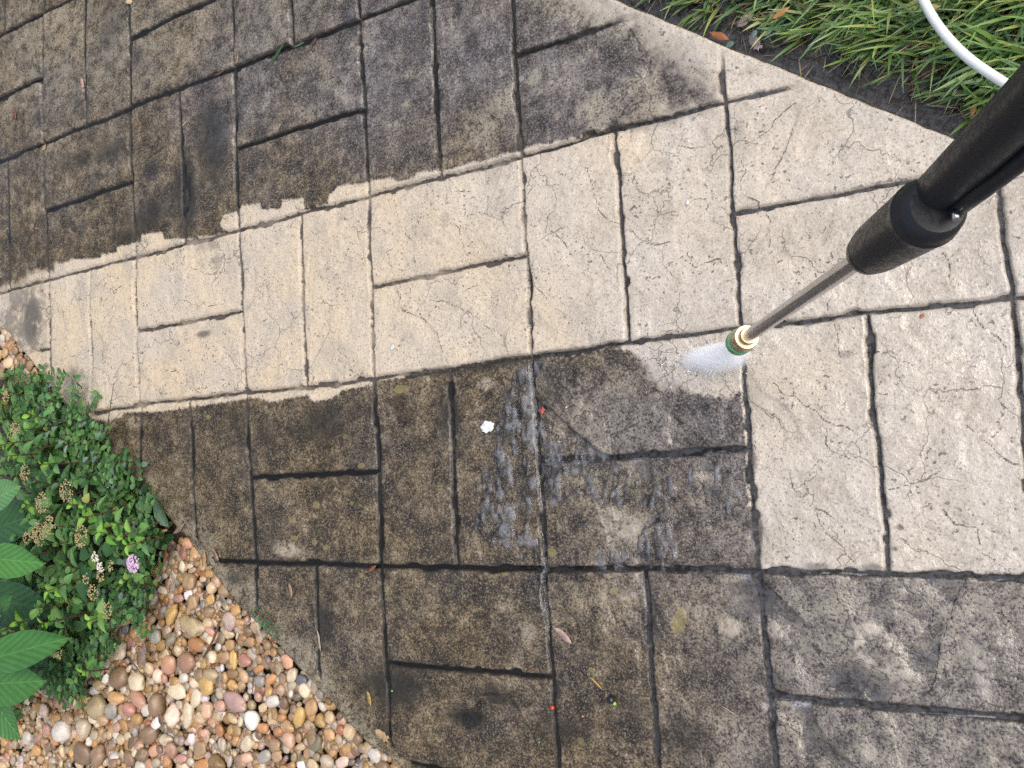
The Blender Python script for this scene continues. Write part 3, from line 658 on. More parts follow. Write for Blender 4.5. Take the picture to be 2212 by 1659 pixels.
def side_sheet(name, x0, x1, y0, y1, cell, zf, material, sgn):
    nx = int((x1 - x0) / cell); ny = int((y1 - y0) / cell)
    x, y = np.meshgrid(np.linspace(x0, x1, nx + 1), np.linspace(y0, y1, ny + 1), indexing='ij')
    s_ = ((x - MIDP[0]) * NRM[0] + (y - MIDP[1]) * NRM[1]) * sgn
    F = np.arange((nx + 1) * (ny + 1)).reshape(nx + 1, ny + 1)
    quads = np.stack([F[:-1, :-1], F[1:, :-1], F[1:, 1:], F[:-1, 1:]], -1).reshape(-1, 4)
    quads = quads[(s_.ravel()[quads] > 0.2).all(1)]
    us = np.unique(quads); rm = -np.ones(x.size, int); rm[us] = np.arange(len(us))
    me = mesh_np(name, np.c_[x.ravel(), y.ravel(), zf(x, y).ravel()][us], rm[quads])
    o = add(name, me, material); o['kind'] = 'structure'
    return o
side_sheet('lawn_soil', -2.2, 2.4, -0.8, 2.9, 0.014, zlawn, M['soil'], 1)
side_sheet('flower_bed_soil', -2.8, 1.4, -2.2, 1.2, 0.012, zbed, M['bedsoil'], -1)
me = mesh_np('ground', np.array([[-150, -150, -0.115], [150, -150, -0.115], [150, 150, -0.115], [-150, 150, -0.115]]), np.array([[0, 1, 2, 3]]), False)
gg = add('ground', me, M['soil']); gg['kind'] = 'structure'
# ------------------------------------------------------------------ puddle along the lawn edge
def puddle(name, poly, z, label, cell=0.006):
    lo = poly.min(0); hi = poly.max(0)
    nx = int((hi[0] - lo[0]) / cell); ny = int((hi[1] - lo[1]) / cell)
    x, y = np.meshgrid(np.linspace(lo[0], hi[0], nx + 1), np.linspace(lo[1], hi[1], ny + 1), indexing='ij')
    sd_ = poly_sd(x, y, poly)
    F = np.arange((nx + 1) * (ny + 1)).reshape(nx + 1, ny + 1)
    quads = np.stack([F[:-1, :-1], F[1:, :-1], F[1:, 1:], F[:-1, 1:]], -1).reshape(-1, 4)
    quads = quads[(sd_.ravel()[quads] > 0).all(1)]
    us = np.unique(quads); rm = -np.ones(x.size, int); rm[us] = np.arange(len(us))
    X = x.ravel()[us]; Y = y.ravel()[us]
    me = mesh_np(name, np.c_[X, Y, np.full(len(X), z)], rm[quads])
    zl = zlawn(X, Y); ov = z - zl
    fattr(me, 'ripple', np.full(len(X), 0.05)); fattr(me, 'deep', np.full(len(X), 0.0032)); fattr(me, 'foam_glint', sstep(0.0075, 0.0005, ov) * sstep(-0.1, 0.3, fbm(X, Y, 45, 3, 501)) * 0.5 + 0.15)  # froth at the rim; pale base tone paints in the reflected sky
    o = add(name, me, M['water']); o['kind'] = 'structure'
    return o
pd = np.vstack([ET[1] - UD * 0.1 - NRM * 0.01, ET[-2] + UD * 0.3 - NRM * 0.01, ET[-2] + UD * 0.3 + NRM * 0.16, ET[1] - UD * 0.1 + NRM * 0.16])
puddle('water', pd, -0.0210, '')

# ------------------------------------------------------------------ lawn grass (one mass)
def strips(base, azim, length, tilt0, bend, width, colr, nseg=5):
    """curved blades as strips; arrays of n -> V,F,C"""
    n = len(base)
    t = np.linspace(0, 1, nseg + 1)
    dirx = np.cos(azim); diry = np.sin(azim)
    pts = np.zeros((n, nseg + 1, 3)); p = base.copy(); pts[:, 0] = p
    for k in range(nseg):
        th = tilt0 + bend * (k + 0.5) / nseg
        st = length / nseg
        p = p + np.c_[np.sin(th) * dirx, np.sin(th) * diry, np.cos(th)] * st[:, None]
        pts[:, k + 1] = p
    tw = rng.uniform(-0.7, 0.7, n)
    sx = -np.sin(azim + tw); sy = np.cos(azim + tw)
    wprof = np.interp(t, [0, 0.25, 0.7, 1], [0.75, 1.0, 0.8, 0.06])
    off = np.stack([sx[:, None] * wprof * width[:, None] / 2, sy[:, None] * wprof * width[:, None] / 2, (0.25 * rng.uniform(-1, 1, n))[:, None] * wprof * width[:, None]], -1)
    L = pts - off; Rr = pts + off
    V = np.stack([L, Rr], 2).reshape(n, -1, 3)
    k = np.arange(nseg)
    f = np.stack([2 * k, 2 * k + 1, 2 * k + 3, 2 * k + 2], -1)
    F = (f[None] + (np.arange(n) * 2 * (nseg + 1))[:, None, None]).reshape(-1, 4)
    C = np.repeat(colr[:, None, :], 2 * (nseg + 1), 1)
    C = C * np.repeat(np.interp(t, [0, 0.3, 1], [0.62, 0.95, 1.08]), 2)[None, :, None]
    return V.reshape(-1, 3), F, C.reshape(-1, 3)
LAWN = np.vstack([pixs([(1380, -80), (1440, -10), (1520, 12), (1610, 32), (1690, 48), (1760, 76), (1850, 104), (1930, 146), (2020, 178), (2100, 222), (2212, 300)], -0.02), ET[-2] + UD * 0.6 + NRM * 0.05, ET[-2] + UD * 0.6 + NRM * 0.75, ET[1] - UD * 0.7 + NRM * 0.75, ET[1] - UD * 0.7 + NRM * 0.10])
def scatter(poly, n, r=rng):
    lo = poly.min(0); hi = poly.max(0); out = np.zeros((0, 2))
    while len(out) < n:
        p_ = lo + (hi - lo) * r.random((n * 3, 2)); out = np.vstack([out, p_[inside(p_[:, 0], p_[:, 1], poly)]])
    return out[:n]
NG = 42000
gp = scatter(LAWN, NG)
# tufts: pull to clump centres
cc = scatter(LAWN, 2600)
ci = rng.integers(0, len(cc), NG); pull = rng.random(NG) < 0.55
gp = np.where(pull[:, None], cc[ci] + rng.normal(0, 0.010, (NG, 2)), gp)
sdl = poly_sd(gp[:, 0], gp[:, 1], LAWN)
ok_ = sdl > -0.004; gp = gp[ok_]; sdl = sdl[ok_]
# the lawn goes on along the path beyond the frame
LAWN2 = np.vstack([ET[1] - UD * 0.69 + NRM * 0.08, ET[1] - UD * 0.69 + NRM * 0.75, ET[1] - UD * 2.4 + NRM * 0.75, ET[1] - UD * 2.4 + NRM * 0.08])
g2 = scatter(LAWN2, 16000); gp = np.vstack([gp, g2]); sdl = np.concatenate([sdl, np.full(len(g2), 0.1)]); n = len(gp)
dry_ = rng.random(n) < (0.33 + 0.25 * sstep(0.06, 0.0, sdl))
pal = np.array([(0.10, 0.22, 0.04), (0.15, 0.30, 0.055), (0.20, 0.36, 0.09), (0.09, 0.20, 0.065), (0.13, 0.27, 0.09), (0.25, 0.35, 0.08)])
cg = pal[rng.integers(0, len(pal), n)] * rng.uniform(0.7, 1.25, (n, 1)) * np.array([1.08, .95, 1.25])
cdry = np.array([(0.42, 0.34, 0.18), (0.32, 0.24, 0.125), (0.46, 0.40, 0.24), (0.20, 0.14, 0.08)])[rng.integers(0, 4, n)] * rng.uniform(0.7, 1.15, (n, 1))
cg = np.where(dry_[:, None], cdry, cg)
azm = np.where(rng.random(n) < 0.72, R_(196) + rng.normal(0, 0.55, n), rng.uniform(0, 6.283, n))
zb = zlawn(gp[:, 0], gp[:, 1]) - 0.002
ln = rng.uniform(0.040, 0.105, n) * np.where(dry_, 0.75, 1.0) * (0.7 + 0.3 * sstep(0, 0.08, sdl))
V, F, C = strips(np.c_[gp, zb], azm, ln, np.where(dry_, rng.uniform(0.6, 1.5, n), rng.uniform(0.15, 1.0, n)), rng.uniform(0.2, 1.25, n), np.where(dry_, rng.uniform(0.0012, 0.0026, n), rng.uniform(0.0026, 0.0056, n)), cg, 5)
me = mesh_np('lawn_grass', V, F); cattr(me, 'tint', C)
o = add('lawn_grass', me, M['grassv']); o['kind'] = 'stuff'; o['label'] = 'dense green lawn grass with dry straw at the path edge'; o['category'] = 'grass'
# dead thatch lying on the wet soil between lawn and puddle
TH = np.vstack([pixs([(1400, -30), (1470, 10), (1560, 60), (1700, 128), (1800, 160), (1900, 200), (2060, 270), (2130, 300)], -0.02), pixs([(2150, 240), (2000, 170), (1850, 110), (1700, 50), (1540, 0), (1440, -40)], -0.02)])
tp = scatter(TH, 1700); n = len(tp)
zt = np.maximum(zlawn(tp[:, 0], tp[:, 1]), -0.0235) + rng.uniform(0.0, 0.010, n)
keep = (zlawn(tp[:, 0], tp[:, 1]) > -0.0205) | (rng.random(n) < 0.06)
tp = tp[keep]; zt = zt[keep]; n = len(tp)
ct = np.array([(0.20, 0.15, 0.085), (0.10, 0.07, 0.04), (0.28, 0.23, 0.14), (0.06, 0.042, 0.025)])[rng.integers(0, 4, n)] * rng.uniform(0.7, 1.2, (n, 1))
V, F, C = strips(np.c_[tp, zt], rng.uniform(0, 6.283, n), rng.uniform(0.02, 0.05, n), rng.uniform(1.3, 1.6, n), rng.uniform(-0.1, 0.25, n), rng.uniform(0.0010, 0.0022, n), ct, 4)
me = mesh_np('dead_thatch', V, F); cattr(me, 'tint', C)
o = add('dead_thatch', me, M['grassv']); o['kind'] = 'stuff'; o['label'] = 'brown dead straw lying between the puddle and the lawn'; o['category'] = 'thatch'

# ------------------------------------------------------------------ leaves
def leaf_data(nl=8, nw=2, shape='ovate', fold=0.25, droop=0.35, serr=0.0, wave=0.0):
    """unit leaf: grows along +x from 0 to 1, half-width 0.5 at the widest, top side +z"""
    V = []; F = []
    cols = 2 * nw + 1
    for k in range(nl + 1):
        t = k / nl
        if shape == 'ovate': wd = math.sin(math.pi * min(1, t ** 0.72)) ** 0.9
        elif shape == 'round': wd = math.sqrt(max(0, 1 - (2 * t - 1) ** 2)) * 0.98
        elif shape == 'lance': wd = math.sin(math.pi * t ** 0.9) ** 0.85
        elif shape == 'broad': wd = math.sin(math.pi * min(1, t ** 0.95)) ** 0.62 * (1.0 if t < .75 else 1 - (t - .75) * .9)
        else: wd = math.sin(math.pi * t)
        if serr and 0 < k < nl: wd *= 1 + serr * (1 if k % 2 else -1)
        wd = max(wd, 0.015)
        for c in range(cols):
            s = (c - nw) / nw
            z = -droop * t * t * 0.5 + abs(s) * wd * fold * 0.5 + wave * math.sin(6 * t + 2 * s) * 0.05 * abs(s)
            V.append((t + 0.02 * (1 if abs(s) > 0.9 and serr else 0), s * wd * 0.5, z))
    for k in range(nl):
        for c in range(cols - 1):
            a = k * cols + c
            F.append((a, a + cols, a + cols + 1, a + 1))
    return np.array(V), np.array(F)
LEAFD = {'ovate': leaf_data(7, 2, 'ovate', 0.3, 0.4, 0.05), 'ovate2': leaf_data(7, 2, 'ovate', 0.5, 0.15, 0.05), 'round': leaf_data(6, 2, 'round', 0.25, 0.2), 'lance': leaf_data(7, 1, 'lance', 0.4, 0.3),
         'broad': leaf_data(16, 5, 'broad', 0.36, 0.55, 0.012, 1.6)}
def make_veined():
    m = mat('veined_leaf'); b = NB(m); O_ = b.objc()
    sp_ = b.n('ShaderNodeSeparateXYZ'); b.link(O_, sp_.inputs[0])
    ay = b.math('ABSOLUTE', sp_.outputs[1])
    v = b.math('SUBTRACT', b.math('MULTIPLY', sp_.outputs[0], 8.0), b.math('MULTIPLY', ay, 7.0))
    fr = b.math('ABSOLUTE', b.math('SUBTRACT', b.math('FRACT', v), 0.5))
    vein = b.math('MAXIMUM', b.ramp(fr, 0.07, 0.0), b.ramp(ay, 0.022, 0.004))
    base = b.n('ShaderNodeObjectInfo').outputs['Color']
    n1 = b.noise(b.pos(), 40, 4, 0.6)
    c = b.mix(b.ramp(n1, 0.35, 0.7, 0, 0.4), base, b.mix(1.0, base, rgb(0.6, 0.65, 0.55), 'MULTIPLY'))
    c = b.mix(b.ramp(fr, 0.5, 0.1, 0.0, 0.45), c, b.mix(1.0, base, rgb(0.5, 0.55, 0.5), 'MULTIPLY'))
    c = b.mix(b.math('MULTIPLY', vein, 0.7), c, b.mix(1.0, base, rgb(1.7, 1.5, 1.6), 'MULTIPLY'))
    h = b.math('SUBTRACT', b.math('MULTIPLY', fr, 1.6), b.math('MULTIPLY', vein, 0.5))
    bs = b.bsdf(Base_Color=c, Roughness=0.36, Normal=b.bump(b.math('ADD', h, b.math('MULTIPLY', n1, 0.8)), 0.0015, 0.8))
    tl = b.n('ShaderNodeBsdfTranslucent'); b.link(c, tl.inputs[0])
    mx = b.n('ShaderNodeMixShader'); mx.inputs[0].default_value = 0.15; b.link(bs.outputs[0], mx.inputs[1]); b.link(tl.outputs[0], mx.inputs[2])
    b.out(mx.outputs[0]); return m
M['veined'] = make_veined()
LEAFM = {}
for k_, (v_, f_) in LEAFD.items():
    LEAFM[k_] = mesh_np('leaf', v_, f_); LEAFM[k_].materials.append(M['veined'] if k_ == 'broad' else M['leaf'])

def frame(dirv, up=(0, 0, 1), roll=0.0):
    x = Vector(dirv).normalized(); u = Vector(up)
    y = u.cross(x)
    if y.length < 1e-4: y = Vector((0, 1, 0)).cross(x)
    y.normalize(); z = x.cross(y)
    m = Matrix((x, y, z)).transposed()
    return m @ Matrix.Rotation(roll, 3, 'X')

class Plant:
    """collects leaves; the biggest become parts, the rest one mass"""
    def __init__(s, root, maxparts): s.root = root; s.maxparts = maxparts; s.items = []
    def leaf(s, pos, dirv, length, width, colr, kind='ovate', roll=0.0, up=(0, 0, 1)):
        m = frame(dirv, up, roll)
        s.items.append((length * width, kind, np.array(pos, float), m, length, width, colr))
    def finish(s, cover=None):
        its = sorted(s.items, key=lambda a: -a[0])
        loc0 = np.array(s.root.location)
        for a in its[:s.maxparts]:
            o = bpy.data.objects.new('leaf', LEAFM[a[1]]); col.objects.link(o); o.parent = s.root
            o.matrix_local = Matrix.Translation(Vector(a[2] - loc0)) @ a[3].to_4x4() @ Matrix.Diagonal((a[4], a[5], a[4], 1))
            o.color = tuple(a[6]) + (1,)
        rest = its[s.maxparts:]
        if rest:
            Vs, Fs, Cs, n0 = [], [], [], 0
            for a in rest:
                v, f = LEAFD[a[1]]
                mm = np.array(a[3]); vv = (v * np.array([a[4], a[5], a[4]])) @ mm.T + a[2] - loc0
                Vs.append(vv); Fs.append(f + n0); n0 += len(v); Cs.append(np.repeat([a[6]], len(v), 0))
            me = mesh_np('foliage', np.vstack(Vs), np.vstack(Fs)); cattr(me, 'tint', np.vstack(Cs))
            o = add('foliage', me, M['leafv'], s.root); o['kind'] = 'stuff'

def tube(pts, radii, nseg=8, cap=True):
    V = []; F = []
    n = len(pts)
    P_ = [Vector(p_) for p_ in pts]
    ref = Vector((0.13, 0.71, 0.69))
    for k in range(n):
        t = (P_[min(k + 1, n - 1)] - P_[max(k - 1, 0)]).normalized()
        a = ref.cross(t); 
        if a.length < 1e-3: a = Vector((1, 0, 0)).cross(t)
        a.normalize(); b2 = t.cross(a)
        for j in range(nseg):
            th = 2 * math.pi * j / nseg
            V.append(tuple(P_[k] + (a * math.cos(th) + b2 * math.sin(th)) * radii[k]))
    for k in range(n - 1):
        for j in range(nseg):
            F.append((k * nseg + j, k * nseg + (j + 1) % nseg, (k + 1) * nseg + (j + 1) % nseg, (k + 1) * nseg + j))
    return V, F

def tubes_mesh(name, lst, nseg=6):
    Vs = []; Fs = []
    for pts, radii in lst:
        v, f = tube(pts, radii, nseg); Fs += [tuple(i + len(Vs) for i in ff) for ff in f]; Vs += v
    return mesh_np(name, np.array(Vs), np.array(Fs))

GREEN = [(0.12, 0.260, 0.070), (0.09, 0.215, 0.065), (0.155, 0.31, 0.085), (0.125, 0.27, 0.105)]
BRIGHT = [(0.21, 0.42, 0.055), (0.25, 0.46, 0.08), (0.17, 0.38, 0.06)]
DARK = [(0.058, 0.155, 0.045), (0.066, 0.175, 0.064), (0.052, 0.14, 0.048)]
M['stem'] = make_plain('stem', rgb(0.10, 0.055, 0.03), 0.6)
M['gstem'] = make_plain('green_stem', rgb(0.10, 0.14, 0.04), 0.55)
M['seed'] = make_objcol('seed_head', 0.7, 0, 0.4, 300)

SHRUB = [(-60, 800), (0, 792), (40, 806), (75, 845), (120, 880), (150, 895), (205, 950), (240, 1000), (285, 1040), (320, 1085), (335, 1130), (325, 1180), (300, 1230), (285, 1270), (255, 1310), (225, 1350), (195, 1400), (160, 1450), (90, 1490), (20, 1560), (-60, 1600)]
SH = np.array(SHRUB, float)
def sprig(pl, D, z, size, pal, tiers=3, jitter=0.25, stemlist=None):
    top_ = pix(D[0], D[1], z)
    base = np.array([top_[0] + random.uniform(-.02, .02) - 0.02, top_[1] + random.uniform(-.02, .02), max(-0.035, z - random.uniform(0.07, 0.11))])
    ax = Vector(top_ - base).normalized()
    a0 = random.uniform(0, 6.28)
    for t in range(tiers):
        f = t / max(1, tiers - 1)
        p_ = top_ - np.array(ax) * (0.006 + 0.016 * t * size / 0.03)
        L = size * (0.5 + 0.5 * f)
        for s in (0, 1):
            a = a0 + t * 1.57 + s * math.pi + random.uniform(-jitter, jitter)
            inc = 0.55 - 0.6 * f + random.uniform(-.2, .2)
            dv = (math.cos(a) * math.cos(inc), math.sin(a) * math.cos(inc), math.sin(inc))
            c = np.array(random.choice(pal)) * random.uniform(0.75, 1.2)
            if t == tiers - 1 and pal is BRIGHT: c = np.array(random.choice(GREEN)) * 1.25
            pl.leaf(p_, dv, L * random.uniform(.65, 1.25), L * random.uniform(.5, .64), c * (np.array([1.6, .9, .8]) if random.random() < .03 else 1), random.choice(['ovate', 'ovate2', 'ovate', 'lance']), random.uniform(-.45, .45))
    if stemlist is not None: stemlist.append(([tuple(base), tuple((base + top_) / 2 + np.array([.004, 0, .006])), tuple(top_)], [0.0016, 0.0013, 0.0008]))

# --- low shrub with small pointed leaves
sroot = empty('flowering_shrub', tuple(pix(110, 1150, -0.04)))
tag(sroot, 'low green shrub with one pink and one white flower cluster beside the pebbles', 'shrub')
pl = Plant(sroot, 260); stems = []
rs = random.Random(3)
for (x, y) in [(59, 895), (5, 960), (149, 1091), (178, 1119), (219, 1142), (260, 1160), (85, 1003), (51, 1088), (101, 1278), (34, 1346), (89, 1346), (190, 1342), (263, 1255), (178, 1449), (270, 1178), (20, 985), (215, 1150)]:
    sprig(pl, (x, y), 0.145 + rs.uniform(-.01, .02), rs.uniform(0.026, 0.036), BRIGHT, 3, 0.25, stems)
cand = []
while len(cand) < 330:
    x = rs.uniform(-60, 340); y = rs.uniform(790, 1600)
    xa = np.array([x]); ya = np.array([y])
    s_ = poly_sd(xa, ya, SH)[0]
    if s_ < 4: continue
    # leave the dark hollow and the ground-cover fringe thinner
    if x > 150 and y > 1230 and rs.random() < 0.55: continue
    if s_ < 28 and rs.random() < 0.5: continue
    cand.append((x, y, s_))
for x, y, s_ in cand:
    z = 0.012 + min(0.10, s_ * 0.0010) * rs.uniform(0.25, 1.0)
    sprig(pl, (x, y), z, rs.uniform(0.026, 0.046) * (0.75 if s_ < 25 else 1), GREEN if rs.random() < 0.75 else DARK, rs.choice([2, 3, 3]), 0.3, stems)
# a few broader leaves around the white flower
for (x, y, a, L) in [(195, 1205, 150, .05), (200, 1235, 200, .055), (225, 1200, 40, .045), (185, 1255, 250, .05), (215, 1180, 95, .04)]:
    p_ = pix(x, y, .11); a = R_(a)
    pl.leaf(p_, (math.cos(a), math.sin(a), -.1), L, L * .62, (0.045, 0.125, 0.045), 'ovate')
pl.finish()
loc0 = np.array(sroot.location)
me = tubes_mesh('stems', [([tuple(np.array(p_) - loc0) for p_ in pts], r_) for pts, r_ in stems], 5)
add('stems', me, M['stem'], sroot)['kind'] = 'stuff'

def corymb(name, D, z, rad, n, colr, parent, material, ball=0.0019, flat=0.35, two=None):
    c0 = pix(D[0], D[1], z); bm = bmesh.new()
    for k in range(n):
        r = rad * math.sqrt(random.random()); a = random.uniform(0, 6.283)
        p_ = c0 + np.array([r * math.cos(a), r * math.sin(a), rad * flat * (1 - (r / rad) ** 2) + random.uniform(-.001, .001)])
        if two is not None and random.random() < .5: p_ = p_ + two
        mt = Matrix.Translation(Vector(p_ - np.array(parent.location))) @ Matrix.Rotation(random.uniform(0, 3), 4, 'Z') @ Matrix.Diagonal((1, 1, .7, 1))
        bmesh.ops.create_icosphere(bm, subdivisions=1, radius=ball * random.uniform(.8, 1.25), matrix=mt)
    o = obj_bm(name, bm, material, parent); o.color = tuple(colr) + (1,)
    return o
o = corymb('flower_cluster', (288, 1217), .125, 0.0155, 130, (0.66, 0.47, 0.68), sroot, M['flower'], 0.0021, .5); o['label'] = 'pink flower cluster'
o = corymb('flower_cluster', (206, 1203), .125, 0.0095, 70, (0.74, 0.66, 0.60), sroot, M['flower'], 0.0019, .5, np.array([0.012, -0.018, -.002])); o['label'] = 'white flower cluster'
for (x, y, r) in [(13, 854, .010), (33, 929, .014), (54, 1021, .013), (90, 1086, .016), (144, 1060, .017), (85, 1153, .019), (108, 1135, .015), (175, 1158, .016), (59, 1163, .011), (229, 1317, .013), (201, 1280, .012), (124, 1408, .012), (217, 1244, .009), (238, 1222, .008), (185, 1250, .008)]:
    corymb('seed_head', (x, y), .135, r * 1.25, int(70 * (r / .014) ** 2), (0.38, 0.31, 0.16), sroot, M['seed'], .0015, .2)
corymb('flower_bud', (80, 1229), .15, .007, 40, (0.16, 0.22, 0.10), sroot, M['seed'], .0014, .4)

# --- creeping ground cover at the path edge
groot = empty('ground_cover', tuple(pix(300, 1100, -0.04)))
tag(groot, 'creeping ground cover with tiny rounded leaves spilling towards the path edge', 'plant')
gl_ = Plant(groot, 180); gst = []
GC = np.array([(60, 800), (110, 850), (150, 885), (195, 905), (215, 955), (265, 1010), (300, 1045), (318, 1075), (325, 1100), (328, 1140), (318, 1180), (312, 1215), (305, 1250), (305, 1320), (270, 1330), (235, 1370), (225, 1400), (190, 1440), (150, 1480), (100, 1510), (110, 1440), (170, 1370), (230, 1290), (280, 1220), (290, 1130), (220, 1040), (130, 930), (40, 840)], float)
k = 0
while k < 260:
    x = rs.uniform(40, 390); y = rs.uniform(790, 1520)
    if not inside(np.array([x]), np.array([y]), GC)[0]: continue
    k += 1
    z = rs.uniform(-0.02, 0.05)
    p0 = pix(x, y, z); a0 = rs.uniform(-1.2, 1.6) + rs.choice([0, 0, 3.0]); Ls = rs.uniform(.03, .08)
    nn = int(Ls / .012)
    pts = []
    for t in range(nn + 1):
        f = t / nn
        pp = p0 + np.array([math.cos(a0) * Ls * f, math.sin(a0) * Ls * f, 0.010 * math.sin(f * 2.4)]); pts.append(tuple(pp))
        for s in (-1, 1):
            a = a0 + s * rs.uniform(.8, 1.5)
            L = rs.uniform(.011, .0175)
            c = np.array(rs.choice(GREEN + DARK + DARK)) * rs.uniform(.8, 1.3)
            if rs.random() < .07: c = np.array((0.16, 0.24, 0.20))
            gl_.leaf(pp, (math.cos(a), math.sin(a), rs.uniform(-.1, .5)), L, L * .68, c, 'round', rs.uniform(-.5, .5))
    gst.append((pts, [.0007] * len(pts)))
for (x, y, a) in [(112, 930, 20), (101, 948, 60), (126, 955, 0), (143, 980, 80), (88, 912, 100), (180, 998, 30), (205, 942, 10)]:
    p_ = pix(x, y, .075); a = R_(a)
    gl_.leaf(p_, (math.cos(a), math.sin(a), .1), .018, .0095, (0.20, 0.29, 0.25), 'ovate')
gl_.finish()
loc0 = np.array(groot.location)
add('stems', tubes_mesh('stems', [([tuple(np.array(p_) - loc0) for p_ in pts], r_) for pts, r_ in gst], 4), M['stem'], groot)['kind'] = 'stuff'

# --- broad-leaved plant at the left edge
broot = empty('broad_leaved_plant', tuple(pix(-40, 1330, -0.04)))
tag(broot, 'large broad-leaved plant with big veined leaves at the left edge of the bed', 'plant')
loc0 = np.array(broot.location)
def broad(base, tip, zb, zt, width, colr, lab=None, roll=0.0):
    pb = pix(base[0], base[1], zb); pt = pix(tip[0], tip[1], zt)
    L = np.linalg.norm(pt - pb)
    m = frame(pt - pb, (0, 0, 1), roll)
    o = bpy.data.objects.new('leaf', LEAFM['broad']); col.objects.link(o); o.parent = broot
    o.matrix_local = Matrix.Translation(Vector(pb - loc0)) @ m.to_4x4() @ Matrix.Diagonal((L, width, L * .30, 1)); o.color = tuple(colr) + (1,)
    return pb
bst = []
for (ba, ti, zb, zt, wd, c) in [((-38, 1203), (80, 1218), .18, .17, .064, (0.085, 0.25, 0.055)), ((-45, 1290), (104, 1318), .11, .09, .088, (0.036, 0.110, 0.034)), ((-14, 1372), (13, 1290), .15, .17, .048, (0.055, 0.165, 0.045)), ((-42, 1430), (127, 1382), .18, .16, .070, (0.065, 0.205, 0.048)),
                                ((-45, 1478), (82, 1474), .16, .14, .082, (0.068, 0.205, 0.052)), ((-20, 1500), (36, 1600), .14, .13, .072, (0.070, 0.21, 0.054)), ((-30, 1092), (33, 1050), .16, .16, .060, (0.13, 0.30, 0.11)), ((-30, 1150), (82, 1105), .09, .08, .085, (0.045, 0.130, 0.042)), ((-20, 1185), (60, 1150), .08, .07, .07, (0.042, 0.12, 0.04)),
                                ((-80, 1380), (-10, 1330), .20, .19, .06, (0.06, 0.18, 0.045)), ((-140, 1250), (-60, 1190), .2, .2, .07, (0.06, 0.18, 0.045)), ((-130, 1480), (-40, 1540), .2, .18, .07, (0.06, 0.18, 0.045))]:
    pb = broad(ba, ti, zb, zt, wd, c); bst.append(pb)
add('stem', tubes_mesh('stem', [([(0, 0, 0), tuple((pb - loc0) * .6 + np.array([0, 0, .01])), tuple(pb - loc0)], [.004, .003, .0018]) for pb in bst], 6), M['gstem'], broot)
